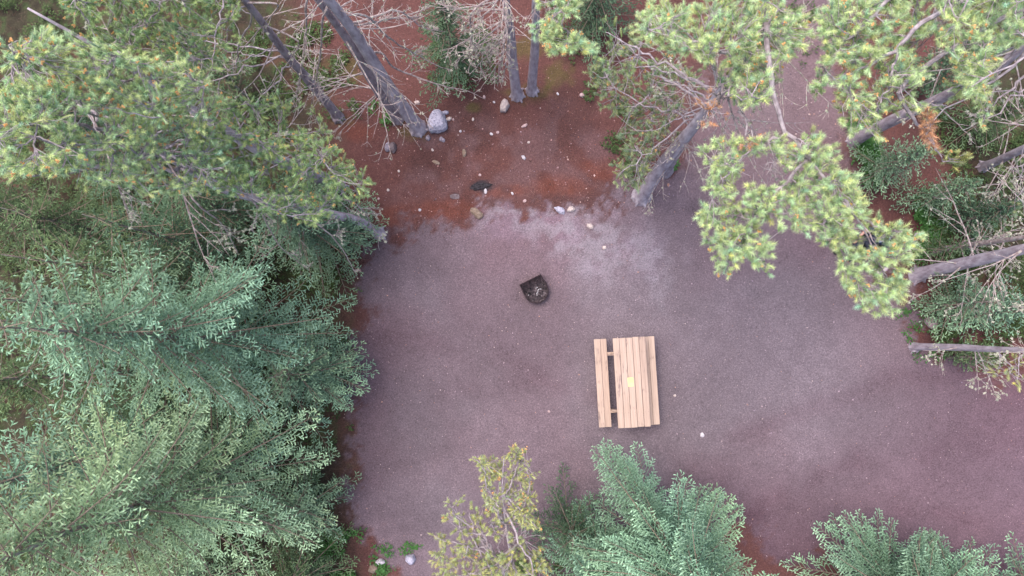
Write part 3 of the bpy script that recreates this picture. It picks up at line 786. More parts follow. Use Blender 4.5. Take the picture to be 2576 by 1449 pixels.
    for sel, n_, w_ in ((far & (TD == 1), 14, 0.0062), (~far & (TD == 1), 24, 0.0042), (far & (TD == 0), 26, 0.0062), (~far & (TD == 0), 44, 0.0042)):
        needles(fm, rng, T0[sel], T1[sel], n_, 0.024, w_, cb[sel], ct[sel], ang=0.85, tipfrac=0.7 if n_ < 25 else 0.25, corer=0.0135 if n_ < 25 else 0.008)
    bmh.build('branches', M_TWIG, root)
    fm.build('crown', M_LEAF, root)
    return root

# ---- pines: limbs first, then tufts of long needles at the twig ends
def bez(A_, B_, sag, rng, n=10, wob=0.03):
    A_ = np.asarray(A_, float); B_ = np.asarray(B_, float)
    t = np.linspace(0, 1, n)[:, None]; L = np.linalg.norm(B_ - A_)
    mid = (A_ + B_) / 2 + np.array([rng.normal(0, wob * 2) * L, rng.normal(0, wob * 2) * L, sag * L])
    P = (1 - t) ** 2 * A_ + 2 * (1 - t) * t * mid + t ** 2 * B_
    w = rng.normal(0, wob * 0.25 * L, (n, 3)); w[0] = 0; w[-1] = 0
    return P + w

def sample_region(poly, spacing, rng, tries=4000):
    poly = np.asarray(poly, float); lo = poly.min(0); hi = poly.max(0)
    Q = rng.uniform(lo, hi, (tries, 2)); Q = Q[inside(Q, poly)]
    out = []
    cell = {}
    for q in Q:
        key = (int(q[0] // spacing), int(q[1] // spacing)); ok = True
        for dx in (-1, 0, 1):
            for dy in (-1, 0, 1):
                for o in cell.get((key[0] + dx, key[1] + dy), ()):
                    if (o[0] - q[0]) ** 2 + (o[1] - q[1]) ** 2 < spacing ** 2: ok = False
        if ok: cell.setdefault(key, []).append(q); out.append(q)
    return np.array(out)

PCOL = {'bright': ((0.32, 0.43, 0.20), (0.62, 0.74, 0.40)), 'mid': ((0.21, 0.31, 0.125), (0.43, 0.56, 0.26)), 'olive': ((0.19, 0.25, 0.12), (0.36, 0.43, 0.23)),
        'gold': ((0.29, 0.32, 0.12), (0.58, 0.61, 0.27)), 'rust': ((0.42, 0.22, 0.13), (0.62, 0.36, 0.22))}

def tufts(fm, rng, tips, dirs, size, pal, needle_n=84, cones=0.25, width=0.0036, nl=0.05):
    """each shoot: a bottle brush of needles; some carry a knot of orange pollen cones"""
    N = len(tips)
    if N == 0: return
    cB, cT = [np.array(q) for q in PCOL[pal]]
    dirs = norm(dirs); L = size * rng.uniform(0.55, 1.5, N); nl = nl * rng.uniform(0.75, 1.2, N)
    tone = rng.uniform(0.8, 1.2, (N, 1)); hue = 1 + rng.normal(0, 1, (N, 1)) * np.array([0.10, 0.03, -0.06])
    P1 = tips; P0 = tips - dirs * L[:, None]
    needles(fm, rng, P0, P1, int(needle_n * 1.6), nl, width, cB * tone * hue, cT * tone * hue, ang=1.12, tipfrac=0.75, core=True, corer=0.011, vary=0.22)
    k = (rng.uniform(0, 1, N) < cones * 0.5) & (fbm(tips[:, 0] * 2.2, tips[:, 1] * 2.2, 5, 2) > 0.42)
    Q = P1[k] + dirs[k] * (0.012); M = len(Q)
    if M == 0: return
    for j in range(5):
        c = Q + rng.normal(0, 0.011, (M, 3)) + dirs[k] * rng.uniform(0, 0.02, (M, 1)); s_ = rng.uniform(0.009, 0.016, (M, 1, 1))
        o6 = np.array([(1, 0, 0), (0, 1, 0), (-1, 0, 0), (0, -1, 0), (0, 0, 1.4), (0, 0, -1.4)])
        V = (c[:, None] + o6[None] * s_).reshape(-1, 3)
        f = np.array([(0, 1, 4), (1, 2, 4), (2, 3, 4), (3, 0, 4), (1, 0, 5), (2, 1, 5), (3, 2, 5), (0, 3, 5)])
        Fc = (f[None] + (np.arange(M) * 6)[:, None, None]).reshape(-1, 3)
        cc = np.tile((0.82, 0.50, 0.22), (M, 1)) * rng.uniform(0.7, 1.25, (M, 1)) * np.array([1, 1, 1])
        fm.add(V, Fc, 0, np.repeat(cc, 6, axis=0))

def puffs(fm, rng, pts, r=0.02, colr=(0.58, 0.58, 0.47)):
    """pale beard lichen clinging to dead twigs"""
    N = len(pts)
    if N == 0: return
    n = 14
    d_ = norm(rng.normal(0, 1, (N, n, 3))); s_ = norm(np.cross(d_, rng.normal(0, 1, (N, n, 3)))) * r * 0.35
    rr = r * rng.uniform(0.6, 1.5, (N, 1, 1))
    c = pts[:, None]
    V = np.stack([c - s_, c + s_, c + d_ * rr], 2).reshape(-1, 3)
    cc = np.array(colr) * rng.uniform(0.75, 1.2, (N, 1))
    fm.add(V, np.arange(len(V)).reshape(-1, 3), 0, np.repeat(cc, 3 * n, axis=0))

class Pine:
    def __init__(s, label, trunk, r0, seed, name='pine_tree', cat='pine tree', group=None, bark=None, top=None):
        """trunk: list of (px, py, height) points seen in the photo; top adds (dx, dy, h) in metres from the foot"""
        s.rng = np.random.default_rng(seed); s.lab = label
        W = np.array([at(*q) for q in trunk])
        s.B = W[0].copy(); s.B[2] = gz(s.B)
        if top is not None: W = np.vstack([W, s.B + np.array(top)])
        W = W - s.B; W[0, 2] = 0
        s.root = empty(name, s.B); tag(s.root, label, cat, group)
        hs = W[:, 2]
        s.hmax = hs[-1]
        hh = np.concatenate([[-0.2, 0.0, 0.1, 0.3], np.arange(0.6, s.hmax, 0.35), [s.hmax]])
        s.hs, s.W = hs, W
        P = s.ax(hh)
        P = P + np.stack([0.02 * np.sin(hh * 1.3 + seed), 0.02 * np.cos(hh * 1.1 + seed), 0 * hh], -1)
        rr = r0 * (1 - 0.92 * np.clip(hh / s.hmax, 0, 1) ** 1.15); rr[:2] *= 1.4; rr[2] *= 1.2; rr[3] *= 1.05
        tm = MB(); tm.tube(P, rr, 18, wob=0.03, rng=s.rng)
        if s.B[2] > -5:
            for q in range(6):
                a_ = q * 1.047 + s.rng.uniform(-0.3, 0.3); u_ = np.array([math.cos(a_), math.sin(a_), 0]); L_ = r0 * s.rng.uniform(0.35, 1.0)
                tm.tube([P[3] * 0 + np.array([0, 0, 0.16]) + u_ * r0 * 0.45, u_ * r0 * 0.95 + [0, 0, 0.07], u_ * (r0 + L_ * 0.45) + [0, 0, 0.015], u_ * (r0 + L_) + [0, 0, -0.03]], [r0 * 0.5, r0 * 0.42, r0 * 0.26, 0.02], 8, wob=0.08, rng=s.rng)
        tm.build('trunk', bark or M_BARK, s.root, smooth=True)
        s.r0 = r0
        s.fm, s.lm, s.dm, s.lich = MB(), MB(), MB(), MB()
    def ax(s, h):
        h = np.asarray(h, float)
        return np.stack([np.interp(h, s.hs, s.W[:, 0]), np.interp(h, s.hs, s.W[:, 1]), h], -1)
    def grow(s, poly, h0, h1, spacing, pal='bright', limbs=5, size=0.13, cones=0.25, attach=0.6, layers=1, explicit=None, drop=0.0, needle_n=84, hfun=None, nl=0.05, width=0.0036, up=0.55, thick=0.03, keepclear=None):
        rng = s.rng
        Q = np.vstack([sample_region(poly, spacing, rng, 5000) for _ in range(layers)])
        Q = Q + rng.normal(0, spacing * 0.45, Q.shape)
        # shoots crowd along the limbs and thin out between them
        cl = fbm(Q[:, 0] / (spacing * 3.4), Q[:, 1] / (spacing * 3.4), int(rng.integers(1, 900)), 2)
        Q = Q[cl > rng.uniform(0.15, 0.44, len(Q))]
        h = rng.uniform(h0, h1, len(Q)) if hfun is None else hfun(Q) + rng.uniform(-0.5, 0.5, len(Q)) * (h1 - h0)
        T = np.array([at(q[0], q[1], z) for q, z in zip(Q, h)]) - s.B
        # main limbs
        paths = []
        if explicit is None:
            idx = [int(rng.integers(len(T)))]
            dm = np.linalg.norm(T - T[idx[0]], axis=1)
            while len(idx) < min(limbs, len(T)):
                idx.append(int(dm.argmax())); dm = np.minimum(dm, np.linalg.norm(T - T[idx[-1]], axis=1))
            ends = []
            for i in idx:
                near = np.argsort(np.linalg.norm(T - T[i], axis=1))[:6]
                ends.append(T[near].mean(0) * 0.6 + T[i] * 0.4)
            paths = []
            for e in ends:
                hd = np.linalg.norm((e - s.ax(e[2]))[:2])
                hb = min(max(e[2] - 0.18 * hd + attach * 0.2, 0.5), s.hmax * rng.uniform(0.72, 0.97))
                paths.append(bez(s.ax(hb), e, 0.06, rng, 16, 0.05))
        else:
            for ex in explicit:
                Wp = np.array([at(*q) for q in ex]) - s.B
                if not any(np.linalg.norm(pp - Wp[0], axis=1).min() < 0.3 for pp in paths):
                    a_ = s.ax(min(Wp[0][2] - 0.2, s.hmax * 0.97)); Wp = np.vstack([a_, Wp])
                t = np.linspace(0, 1, len(Wp)); tt = np.linspace(0, 1, 20)
                Pp = np.stack([np.interp(tt, t, Wp[:, i]) for i in range(3)], -1)
                Pp[1:-1] = (Pp[:-2] + Pp[1:-1] + Pp[2:]) / 3 + rng.normal(0, 0.012, (18, 3))
                paths.append(Pp)
        L3 = []
        for Pp in paths:
            ln = np.linalg.norm(Pp[-1] - Pp[0]); t = np.linspace(0, 1, len(Pp))
            s.lm.tube(Pp, min(thick * (0.3 + 0.2 * ln), thick) * (1 - t) ** 0.8 + 0.005, 7, cap=False)
            L3.append(Pp[int(len(Pp) * 0.22):])
        allP = np.concatenate(L3)
        # sub-branches: cluster tips
        nc = max(1, len(T) // 7)
        idx = rng.choice(len(T), nc, replace=False); C_ = T[idx]
        lab = np.argmin(np.linalg.norm(T[:, None] - C_[None], axis=2), axis=1)
        dirs = np.zeros_like(T)
        for c in range(nc):
            mem = np.where(lab == c)[0]
            if len(mem) == 0: continue
            cen = T[mem].mean(0)
            cand = allP - np.array([0, 0, 0.0]); dl = np.linalg.norm(cand - cen, axis=1)
            k = int(np.argmin(dl + 0.15 * rng.uniform(0, 1, len(dl))))
            st = cand[k]
            hub = st + (cen - st) * 0.75 - np.array([0, 0, 0.06])
            Pp = bez(st, hub, 0.08, rng, 7, 0.08)
            t = np.linspace(0, 1, 7); s.lm.tube(Pp, 0.006 * (1 - t) + 0.0045, 5, cap=False)
            for m in mem:
                j = int(rng.integers(3, 7)); a_ = Pp[j]
                dv = T[m] - a_; lnn = np.linalg.norm(dv) + 1e-6
                if lnn > 0.06:
                    br = bez(a_, T[m], -0.12, rng, 5, 0.06); tt = np.linspace(0, 1, 5)
                    s.lm.tube(br, 0.003 * (1 - tt) + 0.0025, 4, cap=False)
                dirs[m] = norm(dv / lnn + np.array([0, 0, up]) + rng.normal(0, 0.2, 3))
        keep = in_view(T + s.B)
        T, dirs = T[keep], dirs[keep]
        if keepclear is not None:
            pr = proj(T + s.B); kk = np.ones(len(T), bool)
            for pg in keepclear: kk &= ~inside(pr, pg)
            T, dirs = T[kk], dirs[kk]
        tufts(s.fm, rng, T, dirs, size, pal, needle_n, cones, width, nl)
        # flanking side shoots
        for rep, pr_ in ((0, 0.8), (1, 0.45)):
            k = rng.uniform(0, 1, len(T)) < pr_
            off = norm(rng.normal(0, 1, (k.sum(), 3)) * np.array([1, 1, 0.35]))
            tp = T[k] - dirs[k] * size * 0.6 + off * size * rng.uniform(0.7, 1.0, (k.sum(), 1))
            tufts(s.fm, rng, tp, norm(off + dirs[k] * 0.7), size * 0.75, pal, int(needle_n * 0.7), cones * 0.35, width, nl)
    def dead(s, n, h0, h1, L0, L1, azr=(0, 6.283), curl=0.5, lichen=0.0, r=0.012, subs=4, avoid=None, droop=(-0.5, 0.1)):
        rng = s.rng
        for k in range(n):
            h = rng.uniform(h0, h1); az = rng.uniform(*azr); L = rng.uniform(L0, L1)
            st = s.ax(h); d_ = np.array([np.cos(az), np.sin(az), 0])
            s._bare(st, d_, L, r * (0.6 + 0.4 * L), rng, curl, subs, lichen, 0, avoid, rng.uniform(*droop))
    def _bare(s, st, d_, L, r, rng, curl, subs, lichen, lev, avoid, dz):
        n = 9; side = np.array([-d_[1], d_[0], 0]); cc = rng.normal(0, curl)
        t = np.linspace(0, 1, n)
        P = st + d_ * (L * t)[:, None] + side * (L * cc * 0.35 * t ** 2)[:, None] + np.array([0, 0, 1]) * (L * (dz * t ** 1.3 + 0.25 * curl * t ** 3))[:, None] + rng.normal(0, 0.008 * L, (n, 3)) * t[:, None]
        if not in_view(P[[0, -1]] + s.B).any(): return
        s.dm.tube(P, r * (1 - t) ** 0.8 + 0.0025, 5 if lev == 0 else 4, cap=False)
        if lichen > 0:
            m = rng.uniform(0, 1, n) < lichen * 0.55
            puffs(s.lich, rng, P[m] + rng.normal(0, 0.01, (m.sum(), 3)), 0.03)
        if lev < 2:
            for q in range(subs):
                i = int(rng.integers(2, n - 1)); a_ = rng.choice([-1, 1]) * rng.uniform(0.4, 1.0)
                nd = norm(d_ * math.cos(a_) + side * math.sin(a_) + np.array([0, 0, rng.normal(0, 0.2)]))
                s._bare(P[i], nd, L * (1 - t[i]) * rng.uniform(0.5, 0.9) + 0.08, r * 0.5, rng, curl, max(1, subs // 2), lichen, lev + 1, avoid, dz * 0.6)
    def bare_path(s, pts, r=0.018, subs=6, lichen=0.0, attach=True):
        rng = s.rng
        Wp = np.array([at(*q) for q in pts]) - s.B
        if attach: Wp = np.vstack([s.ax(min(Wp[0][2] + 0.1, s.hmax * 0.98)), Wp])
        seg = np.concatenate([[0], np.cumsum(np.linalg.norm(np.diff(Wp, axis=0), axis=1))]); tt = np.linspace(0, seg[-1], 22)
        P = np.stack([np.interp(tt, seg, Wp[:, i]) for i in range(3)], -1)
        for _ in range(2): P[1:-1] = (P[:-2] + P[1:-1] + P[2:]) / 3
        P[1:-1] += rng.normal(0, 0.006, (20, 3)); t = np.linspace(0, 1, 22)
        s.dm.tube(P, r * (1 - t) ** 0.7 + 0.004, 6, cap=False)
        if lichen:
            m = rng.uniform(0, 1, 22) < lichen; puffs(s.lich, rng, P[m], 0.02)
        for q in range(subs):
            i = int(rng.integers(8, 21)); T = norm(P[i] - P[i - 1]); side = norm(np.cross(T, [0, 0, 1]))
            a_ = rng.choice([-1, 1]) * rng.uniform(0.4, 0.95)
            nd = norm(T * math.cos(a_) + side * math.sin(a_))
            s._bare(P[i], nd, rng.uniform(0.2, 0.75) * (1.2 - t[i]), r * 0.4, rng, 0.7, 3, lichen, 1, None, rng.uniform(-0.3, 0.2))
    def done(s):
        if s.lm.n: s.lm.build('limbs', M_LIMB, s.root)
        if s.dm.n: s.dm.build('dead_branches', M_DEAD, s.root)
        if s.lich.n: s.lich.build('lichen', M_LEAF, s.root)
        if s.fm.n: s.fm.build('crown', M_LEAF, s.root)
        return s.root
#SPLIT
# ================================================================== the trees
# --- tall pines whose crowns fill the upper left corner
p1 = Pine('tall pine at the left edge of the gravel with orange tipped crown', [(955,588,0),(900,556,1.4),(740,520,3.4),(560,478,5.0),(300,330,6.8),(130,220,7.5)], 0.12, 11, bark=M_BARK)
hA = lambda Q: 4.9 + 4.4 * np.clip((900 - Q[:, 0]) / 800, 0, 1)
p1.grow([(0,230),(120,200),(250,250),(420,290),(560,330),(600,400),(560,470),(440,500),(300,470),(150,440),(0,440),(-60,330)], 0, 1.4, 26, 'bright', limbs=9, cones=0.5, layers=6, thick=0.02, hfun=hA, size=0.12)
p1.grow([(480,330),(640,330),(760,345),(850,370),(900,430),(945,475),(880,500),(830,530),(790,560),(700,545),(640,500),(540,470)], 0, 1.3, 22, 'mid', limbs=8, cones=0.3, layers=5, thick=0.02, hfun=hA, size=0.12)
p1.grow([(-200,200),(0,230),(0,460),(-200,450)], 0, 1.3, 40, 'bright', limbs=3, cones=0.3, hfun=hA)
p1.dead(4, 2.0, 6.5, 0.8, 2.2, azr=(3.6, 6.2), lichen=0.35, curl=0.6)
for pts in ([(890,500,4.6),(915,530,4.2),(945,580,3.4),(955,630,2.6)], [(800,560,5.0),(860,620,4.2),(900,700,3.0)], [(500,520,6),(560,560,5.2),(600,640,4.2)], [(640,500,6),(700,620,4.6),(780,680,3.6)], [(300,470,7),(330,560,6)]):
    p1.bare_path(pts, 0.016, 6, 0.3)
p1.done()
p2 = Pine('tall pine behind the first, trunk slanting to the upper left corner', [(845,470,0),(690,395,3.2),(520,300,5.0),(250,125,7.0),(70,20,7.8)], 0.18, 12)
p2.grow([(0,120),(120,80),(190,100),(330,130),(440,150),(540,190),(560,260),(520,330),(380,290),(250,250),(120,220),(0,240)], 0, 1.3, 26, 'bright', limbs=9, cones=0.5, layers=6, thick=0.02, hfun=lambda Q: 5.6 + 3.8 * np.clip((900 - Q[:, 0]) / 800, 0, 1))
p2.grow([(540,250),(700,240),(780,270),(840,330),(830,365),(740,345),(620,330),(540,320)], 0, 1.0, 22, 'mid', limbs=5, cones=0.3, layers=5, thick=0.02, hfun=lambda Q: 3.2 + 3.0 * np.clip((900 - Q[:, 0]) / 500, 0, 1))
p2.dead(5, 3, 7, 0.6, 1.6, lichen=0.25)
p2.done()
p3 = Pine('dark slender pine at the back left, leaning out of the top edge', [(850,297,0),(760,180,2.3),(610,0,5.7)], 0.115, 13, top=(-1.1, 1.5, 9.5), bark=M_BARK2)
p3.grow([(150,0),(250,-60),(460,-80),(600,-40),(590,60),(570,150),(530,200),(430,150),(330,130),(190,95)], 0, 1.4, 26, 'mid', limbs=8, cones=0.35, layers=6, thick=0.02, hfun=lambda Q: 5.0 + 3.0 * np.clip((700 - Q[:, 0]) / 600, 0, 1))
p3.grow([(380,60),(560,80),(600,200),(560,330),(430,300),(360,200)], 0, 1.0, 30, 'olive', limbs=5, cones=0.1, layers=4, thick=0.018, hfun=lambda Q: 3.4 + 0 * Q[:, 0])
for pts in ([(711,7,5.5),(643,85,4.4),(589,146,3.6)], [(762,102,4.6),(711,176,3.6),(667,237,2.6)], [(640,40,5.2),(600,110,4.4),(590,200,3.0)]):
    p3.bare_path(pts, 0.014, 5, 0.1)
p3.dead(5, 1.5, 5.5, 0.7, 1.8, lichen=0.15)
p3.done()
p4 = Pine('thick grey pine trunk leaning left from beside the boulder', [(1050,322,0),(985,225,2.1),(915,120,4.0),(820,-10,6.3)], 0.165, 14, top=(-1.4, 1.0, 10))
for pts in ([(920,30,5.4),(960,78,4.6),(994,108,4.1),(1048,135,3.5),(1102,169,2.9),(1140,176,2.6)], [(960,120,3.6),(985,175,2.8),(1011,176,2.6),(1048,196,2.3),(1096,210,2.0),(1129,223,1.7),(1163,220,1.5),(1221,250,1.0)],
            [(765,0,6.5),(772,61,5.4),(755,190,3.9),(745,250,3.0)], [(812,27,6),(806,129,4.6),(792,217,3.4),(779,291,2.4)], [(1000,20,5),(1060,70,4.2),(1120,80,3.6)], [(930,60,5),(1010,40,4.5),(1080,20,4.2)]):
    p4.bare_path(pts, 0.02, 10, 0.08)
p4.dead(8, 2.5, 6.5, 0.6, 1.7, lichen=0.05)
p4.done()
p5 = Pine('second dark trunk close behind the thick grey leaning one', [(1000,296,0),(930,190,2.4),(860,85,4.4),(800,-5,5.9)], 0.125, 15, top=(-1.3, 1.3, 9), bark=M_BARK2)
p5.dead(10, 1.5, 6, 0.6, 1.9, lichen=0.1, azr=(2.6, 6.8))
p5.done()
p6 = Pine('left one of the two upright slim trunks at the top centre', [(1302,238,0),(1287,130,2.4),(1272,-5,4.8)], 0.125, 16, top=(-0.2, 0.3, 9))
for pts in ([(1275,0,5.4),(1272,85,4.4),(1255,190,2.9),(1251,217,2.4)], [(1278,60,4.6),(1275,142,3.5),(1262,217,2.4)], [(1265,60,4.4),(1200,110,3.6),(1140,160,2.6)], [(1260,100,3.8),(1215,150,3.0),(1180,190,2.4)], [(1180,30,5),(1185,70,4.4),(1186,110,3.8),(1215,120,3.4)], [(1230,30,5),(1180,60,4.4),(1150,75,4.0)]):
    p6.bare_path(pts, 0.016, 10, 0.12)
p6.dead(18, 2.3, 6.5, 0.5, 1.5, azr=(2.2, 5.0), lichen=0.1, subs=5)
p6.done()
p7 = Pine('right one of the two upright slim trunks at the top centre', [(1340,228,0),(1344,120,2.3),(1350,-5,4.7)], 0.115, 17, top=(0.2, 0.3, 9.6))
p7.grow([(1350,0),(1362,-30),(1480,-40),(1450,20),(1420,45),(1440,70),(1500,110),(1490,130),(1430,130),(1385,135),(1370,110),(1345,70)], 7.3, 8.2, 14, 'bright', limbs=3, cones=0.35, size=0.12, nl=0.06,
        explicit=[[(1400,-60,7.6),(1406,20,7.5),(1385,60,7.5),(1375,85,7.4)], [(1395,50,7.5),(1425,75,7.4),(1465,105,7.4)]], layers=2)
p7.dead(9, 2.5, 6.5, 0.4, 1.0, lichen=0.1, subs=4)
p7.done()

# --- big pines of the upper right
q1 = Pine('stout grey pine at the top of the gravel whose long limbs overhang the clearing', [(1612,492,0),(1700,372,3.4),(1815,230,6.6),(1880,130,7.8),(1960,20,8.5)], 0.175, 21)
R2 = [(1780,350),(1900,350),(2010,330),(2080,350),(2115,415),(2170,440),(2185,530),(2260,570),(2335,590),(2300,640),(2265,665),(2285,740),(2230,795),(2180,790),(2165,735),(2115,700),(2110,625),(2060,590),(2000,610),(1975,565),(1890,560),(1945,625),(1940,680),(1895,680),(1850,640),(1840,690),(1805,690),(1780,600),(1755,540),(1790,500)]
q1.grow(R2, 7.7, 8.9, 19, 'bright', cones=0.3, layers=3, size=0.115, nl=0.06, keepclear=[[(1880,385),(1960,370),(2000,440),(1930,470),(1870,450)], [(2160,585),(2200,575),(2208,612),(2165,635)]], explicit=[
    [(1935,190,8.7),(1955,265,8.6),(1975,330,8.5),(2035,400,8.4),(2100,480,8.3),(2170,560,8.2),(2220,680,8.0)],
    [(2035,400,8.4),(1960,470,8.3),(1900,560,8.2),(1850,620,8.0)], [(1975,335,8.5),(1880,380,8.4),(1800,470,8.2)], [(2100,480,8.3),(2180,560,8.2),(2300,600,8.1)], [(2100,480,8.3),(2070,560,8.1),(2130,660,8)]], thick=0.034)
q1.grow([(1590,30),(1700,-20),(1900,-40),(2030,40),(2045,120),(1975,160),(1950,215),(1915,265),(1850,250),(1800,170),(1740,130),(1660,125),(1610,90)], 7.2, 9.0, 18, 'bright', limbs=8, cones=0.3, layers=3, size=0.12, nl=0.06)
q1.grow([(1745,235),(1800,230),(1825,260),(1820,320),(1790,330),(1760,290)], 8.3, 8.9, 22, 'rust', limbs=2, cones=0, size=0.08, needle_n=40)
q1.grow([(1875,340),(1925,340),(1915,380),(1880,370)], 8.4, 8.9, 18, 'rust', limbs=1, cones=0, size=0.09, needle_n=40)
q1.dead(10, 3.5, 8.2, 0.5, 1.7, lichen=0.2, azr=(-2.0, 1.2))
q1.done()
q1b = Pine('darker pine leaning right close behind the stout grey one', [(1672,425,0),(1750,310,3.2),(1850,180,6.2),(1950,60,8.2)], 0.16, 22, bark=M_BARK2)
q1b.grow([(1480,190),(1530,120),(1600,90),(1700,130),(1760,190),(1760,240),(1700,260),(1680,330),(1650,370),(1640,420),(1600,480),(1560,470),(1545,420),(1575,360),(1545,290),(1500,240)], 0, 1.6, 19, 'olive', limbs=8, cones=0.12, layers=5, thick=0.02, hfun=lambda Q: 3.9 + 0 * Q[:, 0], size=0.12)
q1b.grow([(1500,60),(1640,60),(1700,160),(1600,200),(1500,180)], 4.2, 5.5, 30, 'mid', limbs=4, cones=0.15, layers=1)
q1b.dead(9, 1.8, 6, 0.7, 2.2, azr=(2.2, 5.4), lichen=0.12, subs=6)
q1b.done()
q2 = Pine('pine with dark lower trunk behind the green saplings at the right', [(2150,352,0),(2300,278,2.7),(2500,180,5.3)], 0.14, 23, bark=M_BARK2, top=(0.6, 1.0, 10.5))
q2.grow([(2050,30),(2150,-40),(2300,-30),(2345,60),(2320,120),(2345,190),(2350,270),(2280,270),(2210,290),(2230,350),(2190,360),(2120,320),(2150,250),(2085,240),(2050,220),(2080,130)], 7.6, 9.2, 18, 'bright', cones=0.5, layers=3, size=0.12, nl=0.06, explicit=[
    [(2330,40,9.2),(2260,120,9.0),(2160,180,8.8),(2100,200,8.6)], [(2250,-20,9.1),(2180,60,8.9),(2110,120,8.7)], [(2260,120,9),(2240,200,8.8),(2200,290,8.5)]])
q2.grow([(2330,-40),(2650,-60),(2650,80),(2540,110),(2500,180),(2490,260),(2445,250),(2400,190),(2380,110),(2340,90)], 7.8, 9.6, 19, 'bright', limbs=9, cones=0.5, layers=3, size=0.12, nl=0.06)
q2.grow([(2375,200),(2430,180),(2500,210),(2500,260),(2440,265),(2380,240)], 7.6, 8.4, 20, 'bright', limbs=2, cones=0.4)
q2.grow([(2440,230),(2500,250),(2505,300),(2490,330),(2440,300)], 7.6, 8.4, 20, 'bright', limbs=2, cones=0.3)
q2.grow([(2365,375),(2410,375),(2440,390),(2470,395),(2460,415),(2420,420),(2380,405),(2350,385)], 7.4, 8.0, 17, 'gold', cones=0.2, explicit=[[(2240,210,8.6),(2290,290,8.3),(2345,355,8.0),(2370,405,7.7)], [(2290,290,8.3),(2340,260,8.2),(2400,270,8.1)]])
q2.grow([(2325,290),(2345,270),(2355,320),(2350,370),(2325,360)], 8.4, 8.9, 13, 'rust', limbs=1, cones=0, needle_n=44, size=0.1, layers=2)
q2.dead(10, 3, 9, 0.5, 1.8, lichen=0.25)
q2.done()
q3 = Pine('stout mauve trunk leaning to the right edge among lichen covered twigs', [(2308,692,0),(2440,660,1.9),(2600,618,3.9)], 0.15, 24, top=(3.0, 0.7, 9))
q3.dead(6, 1.0, 5.5, 0.9, 2.4, azr=(0.6, 3.6), lichen=0.5, subs=3, droop=(-0.2, 0.3))
q3.dead(6, 1.5, 6, 0.8, 2.0, azr=(3.4, 5.6), lichen=0.55, subs=3)
q3.done()
q4 = Pine('thin pale trunk leaning to the right edge below the blue green saplings', [(2298,875,0),(2420,873,1.9),(2600,880,4.0)], 0.085, 25, top=(2.8, -0.1, 8))
q4.grow([(2480,890),(2600,880),(2660,960),(2560,985),(2490,950),(2440,930)], 2.6, 3.8, 24, 'gold', limbs=4, cones=0.1, layers=1)
q4.dead(5, 1.5, 4.6, 0.5, 1.3, lichen=0.5, subs=5)
q4.done()
q5 = Pine('slim dead trunk lying close above the stout mauve one at the right edge', [(2345,632,0),(2450,612,1.5),(2600,592,3.2)], 0.07, 26, bark=M_DEAD, top=(2.6, 0.6, 6.5), name='dead_tree', cat='dead tree')
q5.dead(9, 0.6, 4.5, 0.6, 1.8, lichen=0.5, subs=5)
q5.done()
q6 = Pine('bare twiggy tree at the far right above the lichen covered twigs', [(2470,420,0),(2560,380,1.6),(2680,330,3.4)], 0.1, 27, top=(2.2, 0.8, 7.5), name='dead_tree', cat='dead tree')
q6.grow([(2500,440),(2650,300),(2680,560),(2540,540)], 2.5, 4.0, 34, 'olive', limbs=4, cones=0.05)
q6.dead(15, 0.8, 5, 0.7, 2.0, lichen=0.3, subs=5)
q6.done()
# --- leaning young pine at the bottom centre, with two stems
q7 = Pine('young golden green pine leaning over the gravel at the bottom centre', [(1330,1640,0),(1312,1500,2.6),(1280,1359,4.0),(1262,1225,4.9),(1268,1150,5.3)], 0.06, 31)
q7.grow([(1195,1150),(1240,1150),(1262,1165),(1290,1118),(1318,1125),(1325,1170),(1345,1200),(1350,1260),(1355,1330),(1310,1320),(1275,1300),(1240,1290),(1215,1270),(1200,1200)], 4.3, 5.3, 13, 'gold', limbs=9, cones=0.2, layers=3, size=0.10, needle_n=44, nl=0.042)
q7.grow([(1235,1400),(1290,1390),(1370,1395),(1385,1440),(1370,1560),(1260,1560)], 3.9, 4.8, 14, 'gold', limbs=5, cones=0.3, layers=2, size=0.11)
q7.grow([(1205,1285),(1340,1290),(1365,1400),(1230,1405)], 4.0, 4.9, 26, 'gold', limbs=5, cones=0.2, layers=2, size=0.1)
q7.dead(9, 2.8, 4.7, 0.2, 0.55, lichen=0.0, subs=3, droop=(-0.1, 0.2), r=0.009)
q7.done()
q8 = Pine('sparse young pine with a crooked bare stem left of the golden one', [(1330,1660,0),(1290,1480,2.8),(1262,1423,3.5),(1215,1355,4.0),(1165,1305,4.3),(1128,1285,4.4)], 0.055, 32)
q8.grow([(1112,1262),(1130,1245),(1160,1255),(1165,1275),(1135,1300),(1115,1290)], 4.2, 4.6, 19, 'gold', limbs=2, cones=0.1, size=0.09, needle_n=36)
q8.grow([(1180,1310),(1225,1300),(1230,1345),(1195,1350)], 3.9, 4.4, 19, 'gold', limbs=2, cones=0.1, size=0.09, needle_n=40)
q8.grow([(1090,1350),(1110,1340),(1135,1375),(1180,1360),(1200,1385),(1235,1400),(1240,1470),(1090,1470),(1085,1400)], 3.4, 4.2, 14, 'gold', limbs=7, cones=0.15, layers=3, size=0.1, needle_n=46)
q8.grow([(1110,1260),(1180,1270),(1235,1320),(1240,1390),(1170,1370),(1110,1330)], 3.7, 4.5, 22, 'gold', limbs=5, cones=0.15, layers=2, size=0.09)
q8.dead(6, 2.5, 4.3, 0.2, 0.6, lichen=0.05, subs=3, droop=(-0.1, 0.2), r=0.009)
q8.done()

